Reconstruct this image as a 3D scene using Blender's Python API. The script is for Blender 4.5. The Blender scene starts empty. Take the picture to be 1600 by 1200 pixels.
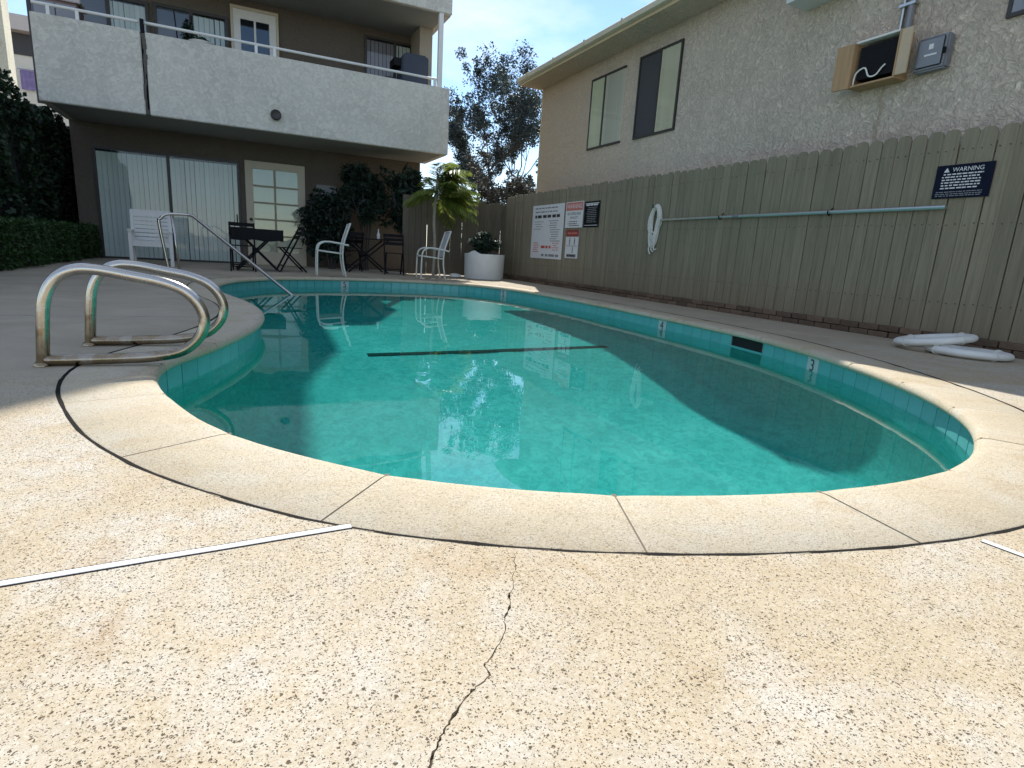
import bpy, bmesh, math, random
import numpy as np
from mathutils import Vector, Matrix
R = math.radians
sc = bpy.context.scene
C = sc.collection
rng = np.random.default_rng(7)
random.seed(7)

# ------------------------------------------------------------------ camera
F, PITCH, ROLL, CAMH, ROT = 891.08, R(12.839), R(3.471), 0.598, R(-25.686)
def _basis():
    cp, sp = math.cos(PITCH), math.sin(PITCH)
    fw, up, rt = np.array([0, cp, -sp]), np.array([0, sp, cp]), np.array([1., 0, 0])
    c, s = math.cos(ROLL), math.sin(ROLL)
    Z = np.array([[math.cos(ROT), -math.sin(ROT), 0], [math.sin(ROT), math.cos(ROT), 0], [0, 0, 1]])
    return Z @ (c*rt + s*up), Z @ (-s*rt + c*up), Z @ fw
RT, UP, FW = _basis()
ORI = np.array([0, 0, CAMH])
cam = bpy.data.cameras.new('camera'); camo = bpy.data.objects.new('camera', cam); C.objects.link(camo)
camo.matrix_world = Matrix(((RT[0], UP[0], -FW[0], 0), (RT[1], UP[1], -FW[1], 0), (RT[2], UP[2], -FW[2], CAMH), (0, 0, 0, 1)))
cam.sensor_width = 36; cam.lens = 36*F/1600; cam.clip_start = 0.02; cam.clip_end = 2000
sc.camera = camo

# ------------------------------------------------------------------ light
SUN_AZ, SUN_EL = R(65.5), R(47)
world = bpy.data.worlds.new('World'); sc.world = world; world.use_nodes = True
wn = world.node_tree; bg = wn.nodes['Background']
sky = wn.nodes.new('ShaderNodeTexSky'); sky.sky_type = 'NISHITA'; sky.sun_disc = False
sky.sun_elevation = SUN_EL; sky.sun_rotation = R(90) - SUN_AZ
sky.air_density = 1.0; sky.dust_density = 0.0; sky.ozone_density = 2.5; sky.altitude = 400
bg.inputs['Strength'].default_value = 0.11
tcw = wn.nodes.new('ShaderNodeTexCoord'); mpw = wn.nodes.new('ShaderNodeMapping'); mpw.inputs['Scale'].default_value = (1.0, 1.0, 2.6)
mpw.inputs['Location'].default_value = (0.35, 0.1, 0.2)
nzw = wn.nodes.new('ShaderNodeTexNoise'); nzw.inputs['Scale'].default_value = 3.2; nzw.inputs['Detail'].default_value = 7; nzw.inputs['Roughness'].default_value = 0.58
rpw = wn.nodes.new('ShaderNodeValToRGB'); rpw.color_ramp.elements[0].position = 0.40; rpw.color_ramp.elements[1].position = 0.80
mxw = wn.nodes.new('ShaderNodeMix'); mxw.data_type = 'RGBA'
scw = wn.nodes.new('ShaderNodeMath'); scw.operation = 'MULTIPLY'; scw.inputs[1].default_value = 0.85
wn.links.new(tcw.outputs['Generated'], mpw.inputs['Vector']); wn.links.new(mpw.outputs[0], nzw.inputs['Vector'])
wn.links.new(nzw.outputs['Fac'], rpw.inputs[0]); wn.links.new(rpw.outputs[0], scw.inputs[0]); wn.links.new(scw.outputs[0], mxw.inputs['Factor'])
wn.links.new(sky.outputs[0], mxw.inputs['A']); mxw.inputs['B'].default_value = (6.2, 6.3, 6.4, 1)
wn.links.new(mxw.outputs['Result'], bg.inputs['Color'])
sl = bpy.data.lights.new('sun', 'SUN'); sl.energy = 3.4; sl.angle = R(0.53); sl.color = (1.0, 0.965, 0.91)
so = bpy.data.objects.new('sun', sl); C.objects.link(so); so.location = (10, 20, 30)
so.rotation_euler = Vector((math.cos(SUN_EL)*math.cos(SUN_AZ), math.cos(SUN_EL)*math.sin(SUN_AZ), math.sin(SUN_EL))).to_track_quat('Z', 'Y').to_euler()
sl.cycles.is_caustics_light = True
sc.view_settings.view_transform = 'Standard'; sc.view_settings.look = 'None'; sc.view_settings.gamma = 1
sc.view_settings.use_curve_mapping = False; sc.view_settings.exposure = 0.96
sc.render.engine = 'CYCLES'; sc.cycles.use_denoising = True; sc.cycles.max_bounces = 8; sc.cycles.transparent_max_bounces = 16
sc.cycles.sample_clamp_indirect = 6

# ------------------------------------------------------------------ helpers
def ray(x, y): return FW + (x-800)/F*RT + (600-y)/F*UP
def hit(x, y, ax=2, v=0.0):            # where the sight line through a photo pixel meets the plane axis = v
    r = ray(x, y); t = (v-ORI[ax])/r[ax]; return ORI + t*r

WL = {}                                 # world matrices of the things
def parent_to(o, p): o.parent = p
def tag(o, label=None, cat=None, group=None, kind=None):
    if label: o['label'] = label
    if cat: o['category'] = cat
    if group: o['group'] = group
    if kind: o['kind'] = kind
    return o
def thing(name, label, cat, loc=(0, 0, 0), rotz=0, group=None):
    o = bpy.data.objects.new(name, None); C.objects.link(o); o.empty_display_size = 0.1
    o.location = loc; o.rotation_euler = (0, 0, rotz)
    WL[o.name] = Matrix.Translation(Vector(loc)) @ Matrix.Rotation(rotz, 4, 'Z')
    return tag(o, label, cat, group)
def wl(p):
    while p is not None:
        if p.name in WL: return WL[p.name]
        p = p.parent
    return Matrix()

class MB:
    """collects faces, builds one mesh object"""
    def __init__(s): s.v = []; s.f = []
    def add(s, vs, fs):
        n = len(s.v); s.v += [tuple(map(float, p)) for p in vs]; s.f += [tuple(i+n for i in q) for q in fs]; return s
    def box(s, x0, x1, y0, y1, z0, z1):
        if x0 > x1: x0, x1 = x1, x0
        if y0 > y1: y0, y1 = y1, y0
        return s.add([(x0,y0,z0),(x1,y0,z0),(x1,y1,z0),(x0,y1,z0),(x0,y0,z1),(x1,y0,z1),(x1,y1,z1),(x0,y1,z1)],
                     [(3,2,1,0),(4,5,6,7),(0,1,5,4),(1,2,6,5),(2,3,7,6),(3,0,4,7)])
    def obox(s, c, size, M=None):
        M = M or Matrix.Identity(3); a, b, d = [q/2 for q in size]; c = Vector(c)
        vs = [c + M @ Vector((x, y, z)) for z in (-d, d) for x, y in ((-a,-b),(a,-b),(a,b),(-a,b))]
        return s.add(vs, [(3,2,1,0),(4,5,6,7),(0,1,5,4),(1,2,6,5),(2,3,7,6),(3,0,4,7)])
    def bar(s, p, q, w, h, up=(0,0,1)):          # rectangular bar from p to q
        p, q = Vector(p), Vector(q); d = (q-p); L = d.length; d.normalize(); up = Vector(up)
        x = d.cross(up)
        if x.length < 1e-4: x = d.cross(Vector((1,0,0)))
        x.normalize(); y = x.cross(d)
        M = Matrix((x, d, y)).transposed()
        return s.obox((p+q)/2, (w, L, h), M)
    def tube(s, pts, r, n=8, closed=False, caps=True):
        pts = [Vector(p) for p in pts]; m = len(pts)
        rs = r if isinstance(r, (list, tuple)) else [r]*m
        base = len(s.v); prev = None
        for i, p in enumerate(pts):
            a = pts[(i-1) % m] if (closed or i > 0) else p
            b = pts[(i+1) % m] if (closed or i < m-1) else p
            t = (b-a).normalized()
            if prev is None:
                u = t.cross(Vector((0,0,1)))
                if u.length < 1e-3: u = t.cross(Vector((1,0,0)))
            else: u = prev - t*prev.dot(t)
            u.normalize(); prev = u; w = t.cross(u)
            for k in range(n):
                an = 2*math.pi*k/n; s.v.append(tuple(p + (u*math.cos(an)+w*math.sin(an))*rs[i]))
        for i in range(m if closed else m-1):
            j = (i+1) % m
            for k in range(n):
                l = (k+1) % n; s.f.append((base+i*n+k, base+i*n+l, base+j*n+l, base+j*n+k))
        if caps and not closed:
            s.f.append(tuple(base+k for k in range(n))[::-1]); s.f.append(tuple(base+(m-1)*n+k for k in range(n)))
        return s
    def lathe(s, prof, c=(0,0,0), n=24, a0=0, a1=2*math.pi, cap=True):
        base = len(s.v); full = abs(a1-a0-2*math.pi) < 1e-6; c = Vector(c)
        for r, z in prof:
            for k in range(n):
                an = a0 + (a1-a0)*k/(n if full else n-1); s.v.append((c.x+r*math.cos(an), c.y+r*math.sin(an), c.z+z))
        for i in range(len(prof)-1):
            for k in range(n if full else n-1):
                l = (k+1) % n; s.f.append((base+i*n+k, base+i*n+l, base+(i+1)*n+l, base+(i+1)*n+k))
        if cap and full:
            s.f.append(tuple(base+k for k in range(n))[::-1]); s.f.append(tuple(base+(len(prof)-1)*n+k for k in range(n)))
        return s
    def prism(s, poly, ext):                      # poly: 3d points, ext: extrusion vector
        n = len(poly); ext = Vector(ext); a = [Vector(p) for p in poly]
        return s.add(a + [p+ext for p in a], [tuple(range(n))[::-1], tuple(range(n, 2*n))] + [(i, (i+1) % n, (i+1) % n+n, i+n) for i in range(n)])
    def build(s, name, m, parent=None, smooth=False, bevel=0.0, local=False, seg=2):
        me = bpy.data.meshes.new(name)
        if parent is not None and not local:
            inv = wl(parent).inverted(); vs = [tuple(inv @ Vector(p)) for p in s.v]
        else: vs = s.v
        me.from_pydata(vs, [], s.f)
        if m is not None: me.materials.append(m)
        bm = bmesh.new(); bm.from_mesh(me); bmesh.ops.recalc_face_normals(bm, faces=bm.faces)
        if bevel > 0:
            es = [e for e in bm.edges if len(e.link_faces) == 2 and e.calc_face_angle(0) > 0.6]
            bmesh.ops.bevel(bm, geom=es, offset=bevel, segments=seg, affect='EDGES', clamp_overlap=True)
        bm.to_mesh(me); bm.free()
        if smooth:
            me.polygons.foreach_set('use_smooth', [True]*len(me.polygons))
            if smooth != 'all': me.set_sharp_from_angle(angle=R(40))
        o = bpy.data.objects.new(name, me); C.objects.link(o)
        if parent is not None: o.parent = parent
        return o

def inst(o, name, parent, loc, rot=(0,0,0), scale=(1,1,1)):       # another piece sharing the mesh of o
    c = bpy.data.objects.new(name, o.data); C.objects.link(c); c.parent = parent
    c.location = loc; c.rotation_euler = rot; c.scale = scale; return c
def copy_tree(o, parent=None):
    c = o.copy(); C.objects.link(c)
    if parent is not None: c.parent = parent
    for ch in list(o.children): copy_tree(ch, c)
    return c
def arc(c, r, a0, a1, n, u=(1,0,0), w=(0,0,1)):
    c, u, w = Vector(c), Vector(u), Vector(w)
    return [c + u*(r*math.cos(R(a0+(a1-a0)*i/n))) + w*(r*math.sin(R(a0+(a1-a0)*i/n))) for i in range(n+1)]
def smooth_path(pts, n=6):
    P = [Vector(p) for p in pts]; out = []
    for i in range(len(P)-1):
        p0, p1, p2, p3 = P[max(i-1,0)], P[i], P[i+1], P[min(i+2,len(P)-1)]
        for k in range(n):
            t = k/n; out.append(0.5*((2*p1)+(p2-p0)*t+(2*p0-5*p1+4*p2-p3)*t*t+(3*p1-p0-3*p2+p3)*t**3))
    return out+[P[-1]]

# ------------------------------------------------------------------ materials
def new_mat(name):
    m = bpy.data.materials.new(name); m.use_nodes = True
    nt = m.node_tree; return m, nt, nt.nodes['Principled BSDF']
def N(nt, t, **kw):
    n = nt.nodes.new(t)
    for k, v in kw.items():
        if k in n.inputs: n.inputs[k].default_value = v
        else: setattr(n, k, v)
    return n
def rgba(c): return (c[0], c[1], c[2], 1)
def coords(nt, scale=(1,1,1), gen='Object'):
    tc = N(nt, 'ShaderNodeTexCoord'); mp = N(nt, 'ShaderNodeMapping'); mp.inputs['Scale'].default_value = scale
    nt.links.new(tc.outputs[gen], mp.inputs['Vector']); return mp.outputs[0]
def ramp(nt, src, p0, p1, c0=(0,0,0), c1=(1,1,1)):
    r = N(nt, 'ShaderNodeValToRGB'); e = r.color_ramp.elements
    e[0].position, e[1].position = p0, p1; e[0].color, e[1].color = rgba(c0), rgba(c1)
    nt.links.new(src, r.inputs[0]); return r.outputs[0]
def noise(nt, vec, scale, detail=4, rough=0.55, dist=0.0):
    n = N(nt, 'ShaderNodeTexNoise', Scale=scale, Detail=detail, Roughness=rough, Distortion=dist)
    nt.links.new(vec, n.inputs['Vector']); return n.outputs['Fac']
def mix(nt, fac, a, b, mode='MIX'):
    m = N(nt, 'ShaderNodeMix', data_type='RGBA', blend_type=mode)
    for k, v in (('Factor', fac), ('A', a), ('B', b)):
        if isinstance(v, (int, float)): m.inputs[k].default_value = v
        elif isinstance(v, tuple): m.inputs[k].default_value = rgba(v)
        else: nt.links.new(v, m.inputs[k])
    return m.outputs['Result']
def math_(nt, op, a, b=None):
    m = N(nt, 'ShaderNodeMath', operation=op)
    for i, v in enumerate((a, b)):
        if v is None: continue
        if isinstance(v, (int, float)): m.inputs[i].default_value = v
        else: nt.links.new(v, m.inputs[i])
    return m.outputs[0]
def bump(nt, b, h, strength, dist=0.01):
    n = N(nt, 'ShaderNodeBump', Strength=strength, Distance=dist)
    nt.links.new(h, n.inputs['Height']); nt.links.new(n.outputs[0], b.inputs['Normal']); return n

def simple(name, col, rough=0.6, metal=0.0, var=0.12, scale=6.0, bumps=0.0, bscale=60, spec=0.5, rnd=0.0, objvec=True):
    m, nt, b = new_mat(name); v = coords(nt)
    f = noise(nt, v, scale, 5)
    c = mix(nt, f, tuple(q*(1-var) for q in col), tuple(min(1, q*(1+var)) for q in col))
    if rnd:
        oi = N(nt, 'ShaderNodeObjectInfo'); r = math_(nt, 'MULTIPLY_ADD', oi.outputs['Random'], 2*rnd)
        r.node.inputs[2].default_value = 1-rnd
        hs = N(nt, 'ShaderNodeHueSaturation'); nt.links.new(r, hs.inputs['Value']); nt.links.new(c, hs.inputs['Color']); c = hs.outputs[0]
    nt.links.new(c, b.inputs['Base Color']); b.inputs['Roughness'].default_value = rough; b.inputs['Metallic'].default_value = metal
    b.inputs['Specular IOR Level'].default_value = spec
    if bumps: bump(nt, b, noise(nt, v, bscale, 5), bumps)
    return m

def concrete_mat(name, tan, grey, pits=1.0, fine=1.0):
    m, nt, b = new_mat(name); v = coords(nt)
    bign = noise(nt, v, 1.7, 8, 0.68, 0.7)
    big = ramp(nt, bign, 0.42, 0.60)
    mid = noise(nt, v, 11, 5, 0.6)
    c = mix(nt, big, tan, grey)
    c = mix(nt, ramp(nt, mid, 0.3, 0.75), c, tuple(q*1.14 for q in tan))
    # faint rusty and greyish blotches
    st = ramp(nt, noise(nt, v, 3.3, 6, 0.7, 1.0), 0.55, 0.72)
    c = mix(nt, math_(nt, 'MULTIPLY', st, 0.55), c, (tan[0]*0.84, tan[1]*0.66, tan[2]*0.46))
    lt = noise(nt, v, 130, 4, 0.75)
    c = mix(nt, math_(nt, 'MULTIPLY', ramp(nt, lt, 0.50, 0.70), 0.5*fine), c, tuple(min(1, q*1.28) for q in grey))
    c = mix(nt, math_(nt, 'MULTIPLY', ramp(nt, lt, 0.30, 0.46, (1,1,1), (0,0,0)), 0.35*fine), c, (tan[0]*0.62, tan[1]*0.56, tan[2]*0.46))
    gr = noise(nt, v, 420, 3, 0.7)
    c = mix(nt, math_(nt, 'MULTIPLY', ramp(nt, gr, 0.45, 0.66), 0.30*fine), c, (tan[0]*0.55, tan[1]*0.5, tan[2]*0.42))
    heights = gr
    mask = None
    # salt-finish pits of three sizes, thicker in some patches than in others
    dens = math_(nt, 'ADD', math_(nt, 'MULTIPLY', big, 0.30), math_(nt, 'MULTIPLY', ramp(nt, noise(nt, v, 2.9, 6, 0.75, 0.6), 0.32, 0.68), 0.62))
    # bend the lookup so the pits are ragged, not round
    wob = N(nt, 'ShaderNodeTexNoise', Scale=190.0, Detail=2.0); nt.links.new(v, wob.inputs['Vector'])
    wv = N(nt, 'ShaderNodeMix', data_type='RGBA', blend_type='LINEAR_LIGHT'); wv.inputs['Factor'].default_value = 0.0045
    nt.links.new(v, wv.inputs['A']); nt.links.new(wob.outputs['Color'], wv.inputs['B'])
    for sc_, rad, thr in ((105, 0.18, 0.38), (185, 0.25, 0.18), (310, 0.30, 0.06)):
        vo = N(nt, 'ShaderNodeTexVoronoi', Scale=float(sc_)); nt.links.new(wv.outputs['Result'], vo.inputs['Vector'])
        sep = N(nt, 'ShaderNodeSeparateColor'); nt.links.new(vo.outputs['Color'], sep.inputs[0])
        keep = math_(nt, 'GREATER_THAN', math_(nt, 'ADD', sep.outputs[0], math_(nt, 'MULTIPLY', dens, 0.5)), thr+0.45)
        rr = math_(nt, 'MULTIPLY', sep.outputs[1], rad*1.25)
        d = math_(nt, 'SUBTRACT', vo.outputs['Distance'], rr)
        s = ramp(nt, d, 0.0, 0.10, (1,1,1), (0,0,0))
        s = math_(nt, 'MULTIPLY', s, keep)
        mask = s if mask is None else math_(nt, 'MAXIMUM', mask, s)
    mask = math_(nt, 'MULTIPLY', mask, pits)
    c = mix(nt, math_(nt, 'MULTIPLY', mask, 0.92), c, (0.070, 0.044, 0.020))
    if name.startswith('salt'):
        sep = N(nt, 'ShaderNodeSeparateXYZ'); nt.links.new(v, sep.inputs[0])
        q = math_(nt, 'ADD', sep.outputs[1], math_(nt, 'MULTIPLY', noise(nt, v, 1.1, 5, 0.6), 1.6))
        grey_patio_shade = ramp(nt, math_(nt, 'MULTIPLY', q, 0.1), 0.30, 0.42)  # greyer patio concrete towards the back; some of its shade is painted in
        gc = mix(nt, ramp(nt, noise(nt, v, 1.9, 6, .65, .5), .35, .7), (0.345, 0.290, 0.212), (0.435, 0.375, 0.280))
        c = mix(nt, math_(nt, 'MULTIPLY', grey_patio_shade, 0.9), c, gc)
        mask = math_(nt, 'MULTIPLY', mask, math_(nt, 'SUBTRACT', 1.0, math_(nt, 'MULTIPLY', grey_patio_shade, .8)))
    nt.links.new(c, b.inputs['Base Color']); b.inputs['Roughness'].default_value = 0.85; b.inputs['Specular IOR Level'].default_value = 0.25
    h = math_(nt, 'SUBTRACT', math_(nt, 'MULTIPLY', heights, 0.35), mask)
    bump(nt, b, h, 0.55, 0.004)
    return m

def stucco_mat(name, col, warm=None, strength=0.6, scale=16, swirl=1.6):
    m, nt, b = new_mat(name); v = coords(nt)
    big = noise(nt, v, 0.8, 5, 0.6, 0.3)
    c = mix(nt, ramp(nt, big, 0.3, 0.7), tuple(q*0.86 for q in col), tuple(q*1.08 for q in col))
    h1 = noise(nt, v, scale, 6, 0.62, swirl); h2 = noise(nt, v, scale*4.5, 4, 0.6)
    h = math_(nt, 'ADD', ramp(nt, h1, 0.35, 0.65), math_(nt, 'MULTIPLY', h2, 0.5))
    c = mix(nt, math_(nt, 'MULTIPLY', ramp(nt, h1, 0.44, 0.60), 0.5), c, tuple(min(1, q*1.34) for q in col))
    # rain streaks
    vs = coords(nt, (1, 1, 0.07)); sk = ramp(nt, noise(nt, vs, 3.2, 4, 0.6), 0.56, 0.78)
    c = mix(nt, math_(nt, 'MULTIPLY', sk, 0.25), c, tuple(q*0.68 for q in col))
    if warm:
        sep = N(nt, 'ShaderNodeSeparateXYZ'); nt.links.new(v, sep.inputs[0])
        w = math_(nt, 'ADD', math_(nt, 'MULTIPLY', sep.outputs[1], 0.2), math_(nt, 'MULTIPLY', big, 0.9))
        c = mix(nt, math_(nt, 'MULTIPLY', ramp(nt, math_(nt, 'SUBTRACT', w, 0.75), 0.25, 1.0), 0.8), c, warm)
    nt.links.new(c, b.inputs['Base Color']); b.inputs['Roughness'].default_value = 0.9; b.inputs['Specular IOR Level'].default_value = 0.2
    bump(nt, b, h, strength, 0.02)
    return m

def wood_paint_mat(name, col, rnd=0.10, streak=0.5, axis=2):
    m, nt, b = new_mat(name)
    s = [9, 9, 9]; s[axis] = 0.5
    v = coords(nt, tuple(s)); g = noise(nt, v, 4.0, 6, 0.65, 0.6)
    oi = N(nt, 'ShaderNodeObjectInfo')
    off = N(nt, 'ShaderNodeVectorMath', operation='ADD'); nt.links.new(v, off.inputs[0])
    cmb = N(nt, 'ShaderNodeCombineXYZ'); q = math_(nt, 'MULTIPLY', oi.outputs['Random'], 40.0)
    nt.links.new(q, cmb.inputs[0]); nt.links.new(q, cmb.inputs[2]); nt.links.new(cmb.outputs[0], off.inputs[1])
    g = noise(nt, off.outputs[0], 4.0, 6, 0.65, 0.6)
    c = mix(nt, ramp(nt, g, 0.30, 0.72), tuple(q*(1-0.30*streak) for q in col), tuple(q*(1+0.18*streak) for q in col))
    r = math_(nt, 'MULTIPLY_ADD', oi.outputs['Random'], 2*rnd); r.node.inputs[2].default_value = 1-rnd
    hs = N(nt, 'ShaderNodeHueSaturation'); nt.links.new(r, hs.inputs['Value']); nt.links.new(c, hs.inputs['Color'])
    st = ramp(nt, noise(nt, coords(nt, (2.5, 2.5, 1.2)), 2.2, 4, 0.6), 0.55, 0.75)
    c2 = mix(nt, math_(nt, 'MULTIPLY', st, 0.30), hs.outputs[0], tuple(q*0.62 for q in col))
    if axis == 2 and 'fence' in name:
        vv = coords(nt); sep = N(nt, 'ShaderNodeSeparateXYZ'); nt.links.new(off.outputs[0], sep.inputs[0])
        sz = N(nt, 'ShaderNodeSeparateXYZ'); nt.links.new(vv, sz.inputs[0])
        kn = noise(nt, off.outputs[0], 1.3, 5, 0.7)
        base = ramp(nt, math_(nt, 'ADD', sz.outputs[2], math_(nt, 'MULTIPLY', kn, 0.8)), 0.45, 0.95, (1,1,1), (0,0,0))
        c2 = mix(nt, math_(nt, 'MULTIPLY', base, 0.45), c2, (0.20, 0.135, 0.085))
        wr2 = ramp(nt, noise(nt, off.outputs[0], 2.2, 6, 0.75, 1.0), 0.60, 0.72)
        c2 = mix(nt, math_(nt, 'MULTIPLY', wr2, 0.30), c2, tuple(min(1, q*1.5) for q in col))
    nt.links.new(c2, b.inputs['Base Color']); b.inputs['Roughness'].default_value = 0.8; b.inputs['Specular IOR Level'].default_value = 0.25
    bump(nt, b, g, 0.35, 0.006); return m

def leaf_mat(name, c0, c1, rough=0.5, trans=0.25):
    m, nt, b = new_mat(name); g = N(nt, 'ShaderNodeNewGeometry')
    c = mix(nt, g.outputs['Random Per Island'], c0, c1)
    nt.links.new(c, b.inputs['Base Color']); b.inputs['Roughness'].default_value = rough; b.inputs['Specular IOR Level'].default_value = 0.4
    tr = N(nt, 'ShaderNodeBsdfTranslucent'); nt.links.new(c, tr.inputs['Color'])
    ms = N(nt, 'ShaderNodeMixShader'); ms.inputs[0].default_value = trans
    out = nt.nodes['Material Output']; nt.links.new(b.outputs[0], ms.inputs[1]); nt.links.new(tr.outputs[0], ms.inputs[2]); nt.links.new(ms.outputs[0], out.inputs['Surface'])
    return m

def pane_mat(name, tint=(0.9, 0.95, 0.93), base=0.06):
    m, nt, b = new_mat(name); nt.nodes.remove(b)
    t = N(nt, 'ShaderNodeBsdfTransparent'); t.inputs[0].default_value = rgba(tint)
    g = N(nt, 'ShaderNodeBsdfGlossy'); g.inputs['Roughness'].default_value = 0.02
    fr = N(nt, 'ShaderNodeLayerWeight', Blend=0.5); ms = N(nt, 'ShaderNodeMixShader')
    f = math_(nt, 'ADD', math_(nt, 'MULTIPLY', math_(nt, 'POWER', fr.outputs['Facing'], 5.0), 0.9), base)
    nt.links.new(f, ms.inputs[0]); nt.links.new(t.outputs[0], ms.inputs[1]); nt.links.new(g.outputs[0], ms.inputs[2])
    nt.links.new(ms.outputs[0], nt.nodes['Material Output'].inputs['Surface']); return m

TAN, GREY = (0.445, 0.365, 0.243), (0.57, 0.545, 0.485)
M = {}
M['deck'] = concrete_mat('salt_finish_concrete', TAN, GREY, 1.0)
M['coping'] = concrete_mat('coping_concrete', (0.48, 0.405, 0.280), (0.57, 0.52, 0.42), 0.5, 1.0)
M['joint'] = simple('black_mastic', (0.016, 0.015, 0.013), 0.9, var=0.5, scale=30, spec=0.1)
M['strip'] = simple('white_pvc_strip', (0.80, 0.785, 0.74), 0.85, var=0.1, scale=25, bumps=0.1)
M['crack'] = simple('crack_dirt', (0.075, 0.05, 0.028), 0.95, var=0.4, scale=80)
M['ground'] = simple('dry_ground', (0.20, 0.17, 0.13), 0.95, var=0.3, scale=1.5, bumps=0.4)
M['stucco_house'] = stucco_mat('grey_tan_stucco', (0.70, 0.60, 0.49), (0.68, 0.50, 0.335), 1.0, 15, 1.7)
M['parapet'] = stucco_mat('grey_green_stucco', (0.59, 0.565, 0.495), None, 0.35, 9, 1.5)
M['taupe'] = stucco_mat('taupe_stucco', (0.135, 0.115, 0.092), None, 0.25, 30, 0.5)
M['soffit'] = simple('grey_soffit', (0.30, 0.30, 0.28), 0.85, var=0.15, scale=2.0, bumps=0.1)
M['fence'] = wood_paint_mat('olive_taupe_fence_paint', (0.245, 0.217, 0.150), 0.09, 0.8)
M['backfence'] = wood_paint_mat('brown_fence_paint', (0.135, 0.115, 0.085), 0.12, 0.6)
M['wood'] = wood_paint_mat('bare_plywood', (0.42, 0.27, 0.15), 0.05, 0.6)
M['brick'] = simple('dirty_brick', (0.13, 0.085, 0.055), 0.9, var=0.45, scale=18, bumps=0.5, bscale=40, rnd=0.3)
M['white'] = simple('white_paint', (0.74, 0.73, 0.69), 0.5, var=0.08, scale=12)
M['cream'] = simple('cream_paint', (0.56, 0.49, 0.36), 0.5, var=0.08, scale=8)
M['creamblind'] = simple('cream_shade', (0.66, 0.60, 0.48), 0.8, var=0.06, scale=8)
M['blind'] = simple('white_vertical_blind', (0.66, 0.69, 0.66), 0.6, var=0.06, scale=5, rnd=0.07)
M['tanblind'] = simple('tan_vertical_blind', (0.60, 0.51, 0.37), 0.7, var=0.08, scale=5, rnd=0.1)
M['greyblind'] = simple('mauve_grey_blind', (0.30, 0.27, 0.31), 0.7, var=0.08, scale=5, rnd=0.15)
M['bronze'] = simple('dark_bronze_frame', (0.035, 0.03, 0.027), 0.45, var=0.2)
M['black'] = simple('black_paint', (0.008, 0.008, 0.010), 0.6, var=0.3, spec=0.15)
M['void'] = simple('dark_interior', (0.01, 0.01, 0.011), 0.9, var=0.2)
M['screen'] = simple('dark_window_screen', (0.05, 0.05, 0.055), 0.7, var=0.15, scale=3)
M['fascia'] = wood_paint_mat('cream_fascia_paint', (0.62, 0.50, 0.32), 0.03, 0.5, axis=1)
M['gutter'] = simple('pale_gutter', (0.60, 0.55, 0.42), 0.5, var=0.15, scale=3)
M['shingle'] = simple('roof_shingle', (0.16, 0.14, 0.125), 0.9, var=0.3, scale=9, bumps=0.4)
M['steel'] = simple('worn_stainless', (0.52, 0.50, 0.46), 0.24, 1.0, var=0.10, scale=22, bumps=0.03, bscale=90)
def patina():
    m, nt, b = new_mat('tarnished_stainless'); v = coords(nt)
    f = ramp(nt, noise(nt, v, 9, 6, 0.65, 0.8), 0.38, 0.66)
    sep = N(nt, 'ShaderNodeSeparateXYZ'); nt.links.new(v, sep.inputs[0])
    low = ramp(nt, math_(nt, 'ADD', sep.outputs[2], math_(nt, 'MULTIPLY', f, 0.25)), 0.12, 0.48, (1,1,1), (0,0,0))
    c = mix(nt, math_(nt, 'MULTIPLY', low, 0.85), (0.56, 0.53, 0.48), (0.26, 0.185, 0.10))
    nt.links.new(c, b.inputs['Base Color']); b.inputs['Metallic'].default_value = 1.0
    nt.links.new(ramp(nt, f, 0, 1, (0.16,)*3, (0.34,)*3), b.inputs['Roughness']); bump(nt, b, noise(nt, v, 160, 3), 0.05, 0.002); return m
M['patina'] = patina()
M['alu'] = simple('grey_aluminium', (0.50, 0.53, 0.53), 0.35, 0.9, var=0.12, scale=10)
M['chair'] = simple('cream_powder_coat', (0.66, 0.64, 0.58), 0.35, var=0.08)
M['sling'] = simple('white_sling_mesh', (0.45, 0.45, 0.43), 0.8, var=0.1)
M['boxgrey'] = simple('grey_meter_enclosure', (0.22, 0.23, 0.25), 0.5, 0.3, var=0.12)
M['acwhite'] = simple('off_white_ac_case', (0.62, 0.63, 0.62), 0.45, var=0.07)
M['ring'] = simple('white_life_ring', (0.70, 0.69, 0.65), 0.55, var=0.12, scale=9, bumps=0.1)
M['rope'] = simple('white_rope', (0.66, 0.64, 0.58), 0.9, var=0.15, scale=40, bumps=0.6, bscale=120)
M['planter'] = simple('white_planter', (0.72, 0.72, 0.69), 0.6, var=0.14, scale=7, bumps=0.08)
M['soil'] = simple('soil', (0.06, 0.045, 0.03), 0.95, var=0.3)
M['bark'] = simple('bark', (0.060, 0.055, 0.050), 0.9, var=0.3, scale=10, bumps=0.6)
M['cane'] = simple('pale_palm_cane', (0.30, 0.27, 0.21), 0.8, var=0.2, scale=14, bumps=0.3)
M['signwhite'] = simple('sign_white', (0.68, 0.68, 0.68), 0.4, var=0.05)
M['signblue'] = simple('sign_navy', (0.008, 0.011, 0.026), 0.7, var=0.2, spec=0.1)
M['signblack'] = simple('sign_black', (0.010, 0.011, 0.012), 0.7, var=0.2, spec=0.1)
M['inkwhite'] = simple('ink_white', (0.68, 0.68, 0.68), 0.5, var=0.05)
M['inkgrey'] = simple('ink_grey', (0.22, 0.22, 0.23), 0.5, var=0.05)
M['inkblack'] = simple('ink_black', (0.03, 0.03, 0.03), 0.5, var=0.05)
M['inkred'] = simple('ink_red', (0.50, 0.075, 0.06), 0.5, var=0.1)
M['redfaded'] = simple('faded_red_print', (0.56, 0.17, 0.14), 0.5, var=0.15, scale=20)
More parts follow.
